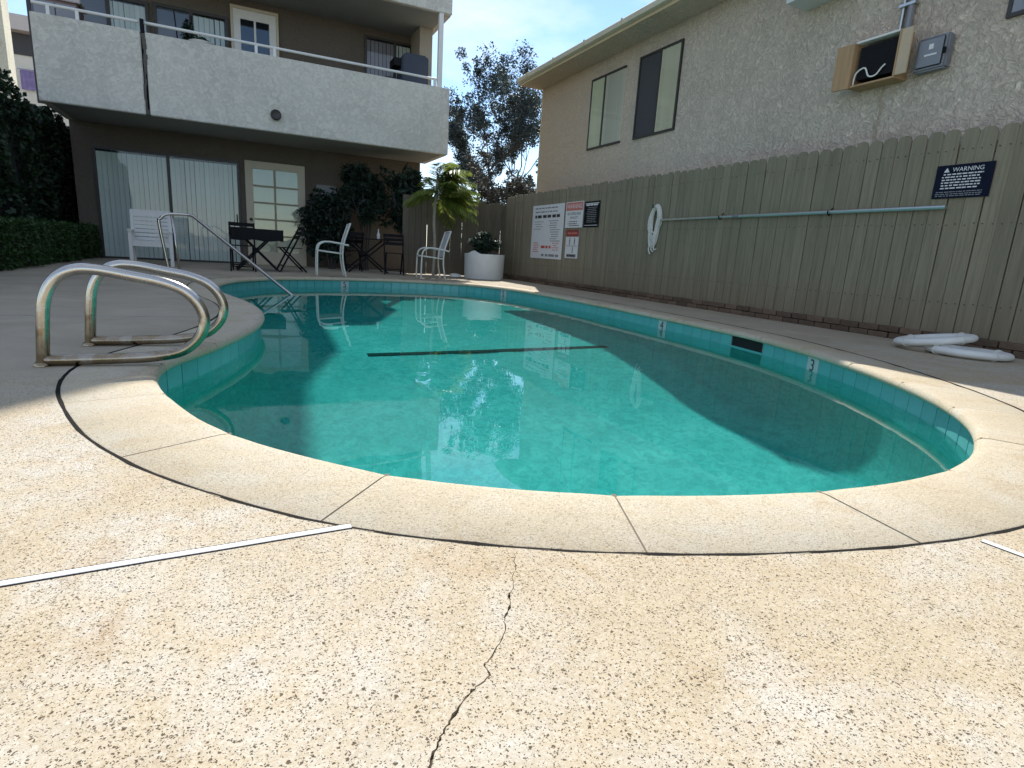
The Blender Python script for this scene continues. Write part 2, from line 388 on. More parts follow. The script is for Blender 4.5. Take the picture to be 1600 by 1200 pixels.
M['purple'] = simple('purple_cloth', (0.22, 0.18, 0.36), 0.9, var=0.5, scale=5)
M['cover'] = simple('dark_blue_cover', (0.03, 0.04, 0.065), 0.6, var=0.2)
M['leaf_ivy'] = leaf_mat('ivy_leaf', (0.012, 0.026, 0.012), (0.035, 0.070, 0.030))
M['leaf_hedge'] = leaf_mat('hedge_leaf', (0.020, 0.050, 0.014), (0.055, 0.120, 0.030))
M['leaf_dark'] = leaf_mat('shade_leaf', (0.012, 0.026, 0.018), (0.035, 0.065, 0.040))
M['leaf_palm'] = leaf_mat('palm_leaf', (0.10, 0.16, 0.025), (0.27, 0.31, 0.07), 0.4, 0.45)
M['leaf_tree'] = leaf_mat('tree_leaf', (0.022, 0.042, 0.040), (0.10, 0.14, 0.14), 0.55, 0.2)
M['leaf_brown'] = leaf_mat('brownish_leaf', (0.050, 0.054, 0.045), (0.135, 0.135, 0.110), 0.6, 0.15)
M['pane'] = pane_mat('window_glass')
M['pane_dark'] = pane_mat('window_glass_grey', (0.55, 0.6, 0.65), 0.08)
M['nb'] = stucco_mat('pale_yellow_stucco', (0.80, 0.74, 0.58), None, 0.4, 14, 1.0)
M['nbpink'] = simple('pinkish_fascia', (0.50, 0.45, 0.43), 0.7, var=0.1)
M['nbwhite'] = simple('white_far_wall', (0.62, 0.60, 0.54), 0.8, var=0.1)

def pool_paint():
    m, nt, b = new_mat('turquoise_pool_plaster'); v = coords(nt)
    f = noise(nt, v, 2.6, 7, 0.72, 0.6); g = noise(nt, v, 17, 5, 0.7, 0.8)
    c = mix(nt, ramp(nt, f, 0.3, 0.7), (0.026, 0.40, 0.365), (0.070, 0.54, 0.49))
    c = mix(nt, math_(nt, 'MULTIPLY', ramp(nt, g, 0.44, 0.60), 0.6), c, (0.018, 0.31, 0.29))
    nt.links.new(c, b.inputs['Base Color']); b.inputs['Roughness'].default_value = 0.8; b.inputs['Specular IOR Level'].default_value = 0.1; return m
M['plaster'] = pool_paint()
M['tile'] = simple('teal_waterline_tile', (0.12, 0.42, 0.41), 0.25, var=0.16, scale=9, rnd=0.05)
M['grout'] = simple('pale_grout', (0.20, 0.36, 0.35), 0.8, var=0.15)
M['tileline'] = simple('dark_green_floor_tile', (0.008, 0.055, 0.052), 0.9, var=0.2, spec=0.0)
M['markertile'] = simple('white_depth_tile', (0.50, 0.56, 0.55), 0.25, var=0.08)
wm, wnt, wb = new_mat('pool_water')
wb.inputs['Base Color'].default_value = (0.93, 1.0, 0.99, 1); wb.inputs['Roughness'].default_value = 0.0
wb.inputs['IOR'].default_value = 1.333; wb.inputs['Transmission Weight'].default_value = 1.0
M['water'] = wm

# ------------------------------------------------------------------ pool outline
CTRL = [(-.33,2.72),(-.18,2.22),(-.05,1.95),(.10,1.73),(.35,1.46),(.62,1.28),(.89,1.155),(1.17,1.065),(1.48,1.0),(1.81,.975),(2.15,1.005),(2.54,1.13),
        (2.97,1.39),(3.38,1.82),(3.78,2.47),(4.09,3.22),(4.28,3.95),(4.41,5.2),(4.48,6.8),(4.47,8.2),(4.30,9.4),(3.90,10.2),(3.2,10.62),(2.3,10.72),
        (1.3,10.55),(.5,10.1),(-.02,9.35),(-.25,8.4),(-.22,7.4),(-.06,6.65),(.10,5.95),(.165,5.2),(.09,4.45),(-.13,3.68),(-.33,3.15)]
def closed_spline(P, n=14):
    P = [np.array(p) for p in P]; out = []; m = len(P)
    for i in range(m):
        p0, p1, p2, p3 = P[i-1], P[i], P[(i+1) % m], P[(i+2) % m]
        for k in range(n):
            t = k/n; out.append(0.5*((2*p1)+(p2-p0)*t+(2*p0-5*p1+4*p2-p3)*t*t+(3*p1-p0-3*p2+p3)*t**3))
    return np.array(out)
raw = closed_spline(CTRL)
for _ in range(6): raw = (np.roll(raw, 1, 0)+2*raw+np.roll(raw, -1, 0))/4
seg = np.linalg.norm(np.roll(raw, -1, 0)-raw, axis=1); cum = np.concatenate([[0], np.cumsum(seg)]); PER = cum[-1]
def at_s(s):
    s = s % PER; i = min(np.searchsorted(cum, s, 'right')-1, len(raw)-1); t = (s-cum[i])/seg[i]
    return raw[i]*(1-t)+raw[(i+1) % len(raw)]*t
def nrm(s):                                 # outward normal (curve runs counter-clockwise)
    a, b = at_s(s-.06), at_s(s+.06); d = b-a; d /= np.linalg.norm(d); return np.array([d[1], -d[0]])
def off(s, d): return at_s(s)+nrm(s)*d
ZW = -0.158
CW = 0.325
# anchor of the coping joints: the one at (0.36, 1.47)
ss = np.linspace(0, PER, 4000, endpoint=False)
S0 = ss[np.argmin([np.hypot(*(at_s(s)-np.array([.355, 1.465]))) for s in ss])]
NSL = int(round(PER/0.608)); DS = PER/NSL
NB = 300
SB = np.linspace(0, PER, NB, endpoint=False)

# ------------------------------------------------------------------ setting
# ground far around
g = MB(); X0, X1, Y0, Y1 = -8.9, 5.80, -5.9, 14.9; BIG = 500
rect = lambda a, b, c, d, z: [(a, c, z), (b, c, z), (b, d, z), (a, d, z)]
g.add(rect(-BIG, BIG, -BIG, BIG, -.13) + rect(X0, X1, Y0, Y1, -.13), [(0,1,5,4),(1,2,6,5),(2,3,7,6),(3,0,4,7)])
tag(g.build('ground', M['ground']), kind='structure')

# deck with the pool cut out and the real crack cut in
crack_px = [(809,861),(804,867),(803,876),(806,888),(800,902),(803,915),(795,932),(797,945),(788,965),(790,978),(781,1005),(763,1032),(757,1040),(766,1055),(752,1068),(738,1078),(722,1098),(706,1122),(694,1140),(684,1160),(676,1180),(671,1200),(664,1225),(668,1260)]
crack_px = [p for p in crack_px if p[1] > 859]
rr = random.Random(3); cl = []
base_pts = [hit(*p) for p in crack_px]
for i in range(len(base_pts)-1):
    a, b = base_pts[i], base_pts[i+1]
    for k in range(4):
        t = k/4; j = 0.0014 if k else 0.0
        cl.append(a*(1-t)+b*t+np.array([rr.uniform(-j, j)*1.6, rr.uniform(-j, j), 0]))
cl.append(base_pts[-1])
def crack_w(i):
    f = i/(len(cl)-1); base = 0.0005+0.0014*f
    return base*rr.uniform(.55, 1.25)+(0.0018 if rr.random() < .07 and f > .15 else 0)
cw = [max(.0004, crack_w(i)) for i in range(len(cl))]; cw[0] = cw[-1] = 0.0003
LFT, RGT = [], []
for i, p in enumerate(cl):
    a, b = cl[max(i-1, 0)], cl[min(i+1, len(cl)-1)]; d = (b-a)[:2]; d /= np.linalg.norm(d); n = np.array([-d[1], d[0]])
    LFT.append(p[:2]+n*cw[i]); RGT.append(p[:2]-n*cw[i])
GAP = 0.008
bm = bmesh.new()
def ring(pts, z=0.0):
    vs = [bm.verts.new((p[0], p[1], z)) for p in pts]; es = [bm.edges.new((vs[i], vs[(i+1) % len(vs)])) for i in range(len(vs))]; return vs, es
DX0, DX1, DY0, DY1 = -9.0, 5.84, -6.0, 15.0
outer, e0 = ring([(DX0,DY0),(DX1,DY0),(DX1,DY1),(DX0,DY1)])
hole, e1 = ring([off(s, CW+GAP) for s in SB])
ck, e2 = ring(LFT+RGT[::-1])
bmesh.ops.triangle_fill(bm, use_beauty=True, use_dissolve=False, edges=e0+e1+e2)
for f in bm.faces:
    if f.normal.z < 0: f.normal_flip()
for loop_, dep in ((hole, -.05), (ck, -.012), (outer, -.3)):
    low = [bm.verts.new((v.co.x, v.co.y, dep)) for v in loop_]
    for i in range(len(loop_)):
        j = (i+1) % len(loop_); bm.faces.new((loop_[i], loop_[j], low[j], low[i]))
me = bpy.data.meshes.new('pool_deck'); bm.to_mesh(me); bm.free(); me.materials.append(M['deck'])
deck = bpy.data.objects.new('pool_deck', me); C.objects.link(deck); tag(deck, kind='structure')
cb = MB()
for i in range(len(cl)-1):
    q = [LFT[i], RGT[i], RGT[i+1], LFT[i+1]]; c0 = sum(q)/4
    q = [c+(c-(cl[i][:2] if k < 2 else cl[i+1][:2]))*.6 for k, c in enumerate(q)]
    cb.add([(p[0], p[1], -.007) for p in q], [(0,1,2,3)])
cb.build('crack', M['crack'], deck)
# black mastic joint round the coping
jb = MB(); n = NB
for s in SB:
    w1 = 0.003*math.sin(s*37)+.002*math.sin(s*91)
    for d, z in ((CW-.004, -.003), (CW+GAP*.5, .0005+w1*.5), (CW+GAP+.003+w1*.6, .0006)):
        p = off(s, d); jb.v.append((p[0], p[1], z))
for i in range(n):
    j = (i+1) % n
    for k in range(2): jb.f.append((i*3+k, i*3+k+1, j*3+k+1, j*3+k))
tag(jb.build('expansion_joint', M['joint'], deck, smooth=True), 'black mastic joint between coping and deck')
# white divider strips with a dark seam each side
def strip(a, b, w=.0185):
    a, b = np.array(a), np.array(b); d = (b-a)/np.linalg.norm(b-a); nn = np.array([-d[1], d[0]]); L = np.linalg.norm(b-a)
    k = max(2, int(L/.12)); m1, m2 = MB(), MB(); r2 = random.Random(int(abs(a[0])*100))
    for i in range(k+1):
        c = a+d*L*i/k; wo = w/2*(1+r2.uniform(-.06, .06)); o_ = nn*r2.uniform(-.0007, .0007)
        for q, z in ((-wo-.004, .0005), (-wo-.001, .0012), (wo+.001, .0012), (wo+.004, .0005)):
            p = c+nn*q+o_; m2.v.append((p[0], p[1], z))
        for q, z in ((-wo, .001), (-wo*.8, .0023), (wo*.8, .0023), (wo, .001)):
            p = c+nn*q+o_; m1.v.append((p[0], p[1], z))
    for m_ in (m1, m2):
        for i in range(k):
            for j in range(3): m_.f.append((i*4+j, i*4+j+1, i*4+j+5, i*4+j+4))
    m2.build('seam', M['joint'], deck); m1.build('divider_strip', M['strip'], deck)
P1 = hit(548, 822)[:2]; P1b = hit(0, 913)[:2]; dd = (P1b-P1)/np.linalg.norm(P1b-P1)
strip(P1, P1+dd*8.5)
P2 = hit(1535, 845)[:2]; P2b = hit(1600, 868)[:2]
strip(P2+np.array([.0, .0]), P2+np.array([.012, -.1])*60)
# fine control joints scored across the shaded deck
for yy, xa, xb in ((4.85, -8.9, -.20), (8.6, -8.9, -.62), (11.9, -3.0, 5.8)):
    q = MB(); q.box(xa, xb, yy-.003, yy+.003, -.001, .0014); q.build('control_joint', M['inkgrey'], deck)

# coping slabs
coping = bpy.data.objects.new('pool_coping', None); C.objects.link(coping); tag(coping, kind='structure')
PROF = [(.345-.02,-.075),(CW,-.003),(CW-.004,0),(.05,0),(.022,-.003),(.008,-.012),(.001,-.026),(0,-.036),(.004,-.046),(.014,-.052),(.06,-.054)]
for k in range(NSL):
    a, b = S0+k*DS+.0022, S0+(k+1)*DS-.0022; ns = 8; m_ = MB(); dz = random.uniform(-.0015, .001)
    for i in range(ns+1):
        s = a+(b-a)*i/ns
        e = .003 if i in (0, ns) else 0.0
        for d, z in PROF:
            p = off(s, d); m_.v.append((p[0], p[1], z+dz-(e if z > -.02 else 0)))
    L = len(PROF)
    for i in range(ns):
        for j in range(L-1): m_.f.append((i*L+j, i*L+j+1, (i+1)*L+j+1, (i+1)*L+j))
    m_.f.append(tuple(range(L))); m_.f.append(tuple(ns*L+j for j in range(L)))
    m_.build('coping_slab', M['coping'], coping, smooth=True)
jm = MB()                                   # grout below the slab joints
for k in range(NSL):
    s = S0+k*DS; t = at_s(s+.01)-at_s(s-.01); t /= np.linalg.norm(t)
    a, b = off(s, .012), off(s, CW-.002)
    q = [a-t*.006, b-t*.006, b+t*.006, a+t*.006]; jm.add([(p[0], p[1], -.006) for p in q], [(0,1,2,3)])
jm.build('slab_joint_grout', simple('grey_grout', (0.16, 0.135, 0.10), 0.9), coping)

# basin
def floor_z(y):
    if y < 5.2: return max(-1.25-.36*(5.2-y), -1.86)
    return -1.25+.07*min(y-5.2, 3.6)
TW = .030                                    # tile wall line behind the coping nose
basin_v = []; m_ = MB(); CEN = np.array([2.15, 5.6])
prof = [(0, -.045), (0, -.16), (0, -.30), (0, -.45), (.015, -.62), (.06, -.76), (.14, -.88), (.26, -.96), (.42, -1.0)]
rows = []
for d, zf in prof:
    row = []
    for s in SB:
        p = off(s, TW+.010-d); fz = floor_z(p[1]); z = zf if zf > -.31 else -.30+(zf+.30)/.70*(-.30-fz)*1.0*1.0
        z = zf if zf > -.31 else -.30-(-zf-.30)/.70*(-fz-.30)
        row.append((p[0], p[1], z))
    rows.append(row)
inner = [np.array(q[:2]) for q in rows[-1]]
for t in (.86, .72, .58, .44, .30, .16, .05):
    row = []
    for q in inner:
        p = CEN+(q-CEN)*t; row.append((p[0], p[1], floor_z(p[1])))
    rows.append(row)
for row in rows: m_.v += row
for i in range(len(rows)-1):
    for k in range(NB):
        l = (k+1) % NB; m_.f.append((i*NB+k, i*NB+l, (i+1)*NB+l, (i+1)*NB+k))
m_.f.append(tuple((len(rows)-1)*NB+k for k in range(NB)))
basin = m_.build('pool_basin', M['plaster'], smooth='all'); tag(basin, kind='structure')
basin.data.set_sharp_from_angle(angle=R(60))
recv = [basin]
# waterline tiles, each its own piece
NT = int(round(PER/.157)); DT = PER/NT
tb = MB(); tb.obox((0, 0, 0), (DT-.005, .010, .150)); tile0 = tb.build('tile', M['tile'], basin, bevel=.0015, local=True, seg=1)
markers = {'3': (4.05, 2.93), '4': (4.42, 5.25), '5': (4.29, 9.55)}
mk_idx = {}
mids = [off((i+.5)*DT, TW+.004) for i in range(NT)]
for ch, p in markers.items(): mk_idx[int(np.argmin([np.hypot(*(q-np.array(p))) for q in mids]))] = ch
mk_idx[int(np.argmin([np.hypot(*(q-np.array((1.63, 10.6)))) for q in mids]))] = '5'
skim = [i for i, q in enumerate(mids) if q[0] > 4 and 3.72 < q[1] < 4.08]
first = True
mt0 = None
def font_obj(name, text, size, m, parent, M4, align='CENTER', ext=0.0004):
    cu = bpy.data.curves.new(name, 'FONT'); cu.body = text; cu.size = size; cu.align_x = align; cu.align_y = 'CENTER'; cu.extrude = ext; cu.resolution_u = 3
    o = bpy.data.objects.new('tmp', cu); C.objects.link(o); dg = bpy.context.evaluated_depsgraph_get()
    me_ = bpy.data.meshes.new_from_object(o.evaluated_get(dg)); bpy.data.objects.remove(o); me_.name = name
    me_.materials.clear(); me_.materials.append(m); q = bpy.data.objects.new(name, me_); C.objects.link(q); q.parent = parent; q.matrix_local = M4; return q
for i in range(NT):
    s = (i+.5)*DT; p = mids[i]; nn = nrm(s); rz = math.atan2(nn[1], nn[0])-math.pi/2
    if i in skim: continue
    if i in mk_idx:
        o = MB().obox((0,0,0), (DT-.008, .012, .150)).build('depth_tile', M['markertile'], basin, bevel=.002, local=True, seg=1)
        o.location = (p[0], p[1], -.118); o.rotation_euler = (0, 0, rz); o['label'] = 'white tile with black depth number '+mk_idx[i]
        font_obj('depth_number', mk_idx[i], .135, M['inkblack'], o, Matrix.Translation((0, -.0075, -.002)) @ Matrix.Rotation(R(90), 4, 'X'))
        recv.append(o); continue
    if first: o = tile0; first = False
    else: o = inst(tile0, 'tile', basin, (0,0,0))
    o.location = (p[0], p[1], -.118+random.uniform(-.001, .001)); o.rotation_euler = (random.uniform(-.006, .006), 0, rz+random.uniform(-.008, .008)); recv.append(o)
# skimmer mouth
if skim:
    a, b = (skim[0])*DT+.004, (skim[-1]+1)*DT-.004; m_ = MB()
    for s in (a, b):
        for d in (TW+.009, TW+.20):
            p = off(s, d)
            for z in (-.045, -.19): m_.v.append((p[0], p[1], z))
    m_.f += [(0,2,6,4), (1,5,7,3), (0,1,3,2), (4,6,7,5), (2,3,7,6)]
    # frame lip
    o = m_.build('skimmer_throat', M['void'], basin); 
    lip = MB()
    for s in (a, b):
        p, q = off(s, TW-.002), off(s, TW+.02); lip.bar((p[0], p[1], -.118), (q[0], q[1], -.118), .008, .14)
    lip.build('skimmer_frame', M['grout'], basin)
    dk = MB(); pa, pb = off(a, TW+.0075), off(b, TW+.0075)
    dk.add([(pa[0], pa[1], -.045), (pb[0], pb[1], -.045), (pb[0], pb[1], -.19), (pa[0], pa[1], -.19)], [(0,1,2,3)])
    dk.build('skimmer_mouth', M['void'], basin)
    pa, pb = off(a, TW+.004), off(b, TW+.004); MB().bar((pa[0], pa[1], -.172), (pb[0], pb[1], -.172), .010, .05).build('skimmer_sill', M['tile'], basin)
# dark slope-break line on the floor
lb = MB()
LA, LB = (1.02, 5.21), (3.63, 5.19)
for k in range(30):
    t0, t1 = k/30, (k+.985)/30
    xa, xb = LA[0]+(LB[0]-LA[0])*t0, LA[0]+(LB[0]-LA[0])*t1; y = 5.2
    lb.box(xa, xb, y-.048, y+.048, floor_z(5.2)-.02, floor_z(5.2)+.005)
ln = lb.build('floor_line', M['tileline'], basin); recv.append(ln)
# entry steps in the far corner under the water
st = MB()
for k, (rad, z0) in enumerate(((.55, -.42), (.95, -.70), (1.35, -.98))):
    pts = [(-.30, 8.9)]+[(-.30+rad*math.cos(R(a)), 8.9+rad*1.25*math.sin(R(a))) for a in range(-80, 81, 10)]
    st.prism([(x, y, -1.75) for x, y in pts], (0, 0, z0+1.75))
stp = st.build('entry_steps', M['plaster'], basin); recv.append(stp)
# water
NW = 460; wmsh = MB(); ts = [1-.0085*i for i in range(0, 117)]
bpts = [off(s, TW+.012) for s in np.linspace(0, PER, NW, endpoint=False)]
wr = np.random.default_rng(11); waves = [(wr.uniform(0, 6.28), wr.uniform(2.0, 9.0), wr.uniform(0, 6.28)) for _ in range(10)]
fine = [(wr.uniform(0, 6.28), wr.uniform(22.0, 42.0), wr.uniform(0, 6.28)) for _ in range(12)]
def wave(x, y):
    z = 0
    for a, k, ph in fine: z += .0010/k*math.sin(k*(x*math.cos(a)+y*math.sin(a))+ph+.8*math.sin(x*2.1+y*1.3))
    for a, k, ph in waves: z += .00022/k*math.sin(k*(x*math.cos(a)+y*math.sin(a))+ph)
    return z*(.55+.45*math.sin(x*.9+1)*math.sin(y*.7))
for t in ts:
    for q in bpts:
        p = CEN+(q-CEN)*t; wmsh.v.append((p[0], p[1], ZW+wave(p[0], p[1])))
for i in range(len(ts)-1):
    for k in range(NW):
        l = (k+1) % NW; wmsh.f.append((i*NW+k, i*NW+l, (i+1)*NW+l, (i+1)*NW+k))
wmsh.f.append(tuple((len(ts)-1)*NW+k for k in range(NW)))
water = wmsh.build('water', M['water'], smooth='all'); tag(water, kind='structure')
if water.data.polygons[0].normal.z < 0: water.data.flip_normals()
water.cycles.is_caustics_caster = True
for o in recv: o.cycles.is_caustics_receiver = True

# ------------------------------------------------------------------ balcony apartment building
YB, YW = 13.2, 15.0; BX0, BX1 = -3.03, 4.38
bld = thing('apartment_building', 'grey stucco apartment building with long balcony over a shaded patio', 'building', (0.6, 15.0, 0))
def mb(): return MB()
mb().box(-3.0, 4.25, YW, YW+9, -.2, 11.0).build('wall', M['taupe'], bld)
for k, z in enumerate((2.70, 5.55, 8.40)):
    b_ = mb()
    b_.box(BX0, BX1, YB+.12, YW+.01, z+.003, z+.22); b_.build('balcony_floor', M['soffit'], bld)
    if k == 0:
        # two parapet panels with the dark open joint between them
        P = hit(226, 100, 1, YB)[0]
        for xa, xb in ((BX0, P-.035), (P+.03, BX1)):
            mb().box(xa, xb, YB, YB+.12, z, 4.085).build('balcony_parapet', M['parapet'], bld, bevel=.012)
        mb().box(P-.05, P+.045, YB+.05, YB+.118, z+.01, 4.08).build('parapet_joint', M['black'], bld)
        j2 = MB(); jr = random.Random(5)
        for i in range(16):
            zz = 4.06-i*.085; w = .035*(1-.03*i)*jr.uniform(.5, 1.1); x = P+.02*math.sin(i*.4)+jr.uniform(-.008, .008)
            j2.box(x-w, x+w, YB-.006, YB+.02, zz-.085, zz)
        j2.build('parapet_stain', simple('rusty_joint_sealant', (0.10, 0.09, 0.08), 0.9, var=0.6, scale=14), bld)
    else: mb().box(BX0, BX1, YB, YB+.12, z, z+1.4).build('balcony_parapet', M['parapet'], bld, bevel=.012)
    if k == 0: ends = ((BX1-.12, BX1), (BX0, BX0+.12))
    for xa, xb in ends: mb().box(xa, xb, YB+.12, YW, z, (4.085 if k == 0 else z+1.4)).build('balcony_end_parapet', M['parapet'], bld)
# roof slab with a chamfered corner
roofpoly = [(5.08, 24.3), (5.08, 12.47), (3.95, 12.32), (3.5, 11.68), (-3.6, 11.68), (-3.6, 24.3)]
mb().prism([(x, y, 11.0) for x, y in roofpoly], (0, 0, .3)).build('roof', M['gutter'], bld)
mb().box(3.95, 4.25, 14.2, YW, 2.93, 5.55).build('end_wall', simple('tan_end_wall', (0.33, 0.29, 0.22), .85), bld)
mb().box(4.10, 4.20, YB+.02, YB+.10, 4.06, 5.56).build('balcony_post', M['white'], bld)
# railing tube on the parapet
rl = thing('balcony_railing', 'white tube railing along the top of the balcony parapet', 'railing', (0.6, YB, 4.08))
tb_ = MB(); tb_.tube([(BX0+.03, YB+.06, 4.245), (P-.06, YB+.06, 4.25)], .026, 8); tb_.tube([(P+.0, YB+.06, 4.25), (4.2, YB+.06, 4.24)], .026, 8)
tb_.build('rail', M['white'], rl, smooth=True)
for x in [hit(px, 40, 1, YB)[0] for px in (76, 121, 399, 428, 683)]:
    mb().box(x-.025, x+.025, YB+.035, YB+.085, 4.07, 4.23).build('post', M['white'], rl)
mb().box(P-.03, P+.03, YB-.012, YB+.09, 4.07, 4.29).build('post', M['black'], rl)
# round light on the parapet
c = hit(431, 180, 1, YB-.03)
lt = thing('wall_light', 'small round dark wall lamp on the balcony parapet', 'lamp', (c[0], YB, c[2]))
def lathe_y(prof, c, n=20):               # turned about the Y axis, facing -Y
    m_ = MB(); m_.lathe(prof, (0,0,0), n); m_.v = [(c[0]+x, c[1]-z, c[2]+y) for x, y, z in m_.v]; return m_
lathe_y([(.085, 0), (.10, .03), (.10, .08), (.085, .095), (.07, .085)], (c[0], YB-.002, c[2])).build('housing', M['bronze'], lt, smooth=True)
lathe_y([(.068, .03), (.05, .07), (.02, .082), (.001, .084)], (c[0], YB-.002, c[2])).build('lens', M['acwhite'], lt, smooth=True)

def glass_door(x0, x1, z0, z1, y, parts, name, frame_m, fw=.05, mull=()):
    """frame at y (facing -Y) with panels: list of (xa, xb, kind)"""
    f_ = MB()
    f_.box(x0-fw, x0, y-.05, y-.002, z0-.0, z1+fw); f_.box(x1, x1+fw, y-.05, y-.002, z0-.0, z1+fw)
    f_.box(x0, x1, y-.05, y-.002, z1, z1+fw); f_.box(x0, x1, y-.045, y-.002, z0-.0, z0+.04)
    for x in mull: f_.box(x-fw*.6, x+fw*.6, y-.055, y-.002, z0+.04, z1)
    d = f_.build(name, frame_m, bld)
    MB().box(x0, x1, y-.008, y-.003, z0+.04, z1).build('door_recess', M['void'], d)
    sl0 = {}
    for xa, xb, kind, gl in parts:
        if kind in ('blind', 'greyblind', 'tanblind'):
            wd = .088; n_ = max(2, int((xb-xa)/wd)); w2 = (xb-xa)/n_
            sb = MB().obox((0, 0, 0), (w2*.97, .003, z1-z0-.08)); s0 = sb.build('blind_slat', M[kind], d, local=True)
            inv = wl(d).inverted()
            for i in range(n_):
                o = s0 if i == 0 else inst(s0, 'blind_slat', d, (0,0,0))
                o.location = inv @ Vector((xa+(i+.5)*w2, y-.019+random.uniform(-.002, .002), (z0+z1)/2+.0)); o.rotation_euler = (0, 0, R(16+random.uniform(-5, 5)))
        elif kind == 'grey': MB().box(xa, xb, y-.015, y-.011, z0+.04, z1).build('curtain', M['inkgrey'], d)
        elif kind == 'shade': MB().box(xa, xb, y-.015, y-.011, z0+.04, z1).build('curtain', M['creamblind'], d)
        MB().add([(xa, y-.036, z0+.04), (xb, y-.036, z0+.04), (xb, y-.036, z1), (xa, y-.036, z1)], [(0,1,2,3)]).build('pane', M[gl], d)
    return d
xm = hit(266, 300, 1, YW)[0]
dr = glass_door(-2.60, .02, 0.0, 2.2, YW, [(-2.6, xm-.03, 'blind', 'pane'), (xm+.03, .02, 'blind', 'pane')], 'sliding_door', M['bronze'], .05, (xm,))
MB().box(-.03, -.005, YW-.085, YW-.056, .90, 1.10).build('door_handle', M['black'], dr)
# cream glazed door
x0, x1 = .24, 1.40
d = MB(); d.box(x0-.06, x0+.10, YW-.06, YW-.002, 0, 2.30); d.box(x1-.10, x1+.06, YW-.06, YW-.002, 0, 2.30); d.box(x0+.10, x1-.10, YW-.06, YW-.002, 2.14, 2.30); d.box(x0+.10, x1-.10, YW-.06, YW-.002, 0, .30)
fd = d.build('glazed_door', M['cream'], bld, bevel=.006)
MB().box(x0+.10, x1-.10, YW-.02, YW-.004, .30, 2.14).build('curtain', M['creamblind'], fd)
mu = MB(); xc = (x0+x1)/2-.02; mu.box(xc-.022, xc+.022, YW-.05, YW-.018, .30, 2.14)
for i in range(1, 5):
    z = .30+i*1.84/5; mu.box(x0+.10, x1-.10, YW-.048, YW-.018, z-.02, z+.02)
mu.build('muntins', simple('tan_muntin', (0.36, 0.30, 0.20), .6), fd)
for i in range(5):
    for xa, xb in ((x0+.10, xc-.022), (xc+.022, x1-.10)):
        za = .30+i*1.84/5+(.02 if i else 0); zb = .30+(i+1)*1.84/5-(.02 if i < 4 else 0)
        MB().box(xa, xb, YW-.034, YW-.030, za, zb).build('pane', M['pane'], fd)
MB().lathe([(.001, 0), (.03, .01), (.034, .03), (.02, .05), (.001, .055)], (0,0,0), 12)
kn = lathe_y([(.02, 0), (.034, .02), (.034, .045), (.001, .055)], (x0+.03, YW-.06, 1.02), 12); kn.build('door_knob', M['bronze'], fd, smooth=True)
# small pale box window beside the bush
MB().box(1.72, 2.18, YW-.05, YW-.002, 1.62, 1.93).build('window', M['inkgrey'], bld, bevel=.01)
# upper floor
Z2 = 2.93
xs = [hit(px, 5, 1, YW)[0] for px in (48, 168, 226, 244, 297, 350)]
glass_door(xs[0], xs[2], Z2, 5.05, YW, [(xs[0], xs[1], 'grey', 'pane_dark'), (xs[1], xs[2], 'blind', 'pane')], 'balcony_sliding_door', M['bronze'], .06, (xs[1],))
glass_door(xs[3], xs[5], Z2, 5.08, YW, [(xs[3], xs[4], 'grey', 'pane_dark'), (xs[4]+.04, xs[5], 'blind', 'pane')], 'balcony_sliding_door', M['bronze'], .06, (xs[4],))
x0, x1 = hit(364, 30, 1, YW)[0], hit(431, 45, 1, YW)[0]
d = MB(); d.box(x0, x0+.14, YW-.06, YW-.002, Z2, 5.34); d.box(x1-.14, x1, YW-.06, YW-.002, Z2, 5.34); d.box(x0+.14, x1-.14, YW-.06, YW-.002, 5.16, 5.34)
d.box(x0+.14, x1-.14, YW-.05, YW-.002, Z2, 3.7)
ud = d.build('balcony_door', M['white'], bld, bevel=.006)
MB().box(x0-.05, x0-.002, YW-.07, YW-.002, Z2, 5.40).box(x1+.002, x1+.05, YW-.07, YW-.002, Z2, 5.40).box(x0-.002, x1+.002, YW-.07, YW-.002, 5.342, 5.40).build('door_casing', M['cream'], ud)
MB().box(x0+.14, x1-.14, YW-.02, YW-.004, 3.7, 5.16).build('door_recess', M['cover'], ud)
xc = (x0+x1)/2; MB().box(xc-.02, xc+.02, YW-.05, YW-.02, 3.7, 5.16).box(x0+.14, x1-.14, YW-.048, YW-.022, 4.36, 4.40).build('muntins', M['white'], ud)
for xa, xb in ((x0+.14, xc-.02), (xc+.02, x1-.14)):
    for za, zb in ((3.7, 4.36), (4.40, 5.16)): MB().box(xa, xb, YW-.036, YW-.032, za, zb).build('pane', M['pane_dark'], ud)
glass_door(2.90, 3.93, 4.15, 5.32, YW, [(2.90, 3.55, 'greyblind', 'pane'), (3.57, 3.93, 'blind', 'pane')], 'balcony_window', M['bronze'], .05, (3.56,))

# things on the balcony
def leaves(m_, n, fn, size, up=0.35, aspect=0.55, r=rng):
    """n leaf-shaped quads; fn(k) returns k points"""
    P_ = fn(n); a = r.normal(size=(n, 3)); a[:, 2] = a[:, 2]*0.8
    a /= np.linalg.norm(a, axis=1)[:, None]
    nn = r.normal(size=(n, 3)); nn[:, 2] = np.abs(nn[:, 2])+up; b = np.cross(nn, a); b /= np.linalg.norm(b, axis=1)[:, None]+1e-9
    L = size*r.uniform(.6, 1.3, n)[:, None]; W = L*aspect*.5
    v0, v1, v2, v3 = P_-a*L*.5, P_+b*W, P_+a*L*.5, P_-b*W
    base = len(m_.v); A = np.stack([v0, v1, v2, v3], 1).reshape(-1, 3)
    m_.v += [tuple(q) for q in A.tolist()]; m_.f += [(base+4*i, base+4*i+1, base+4*i+2, base+4*i+3) for i in range(n)]
    return m_
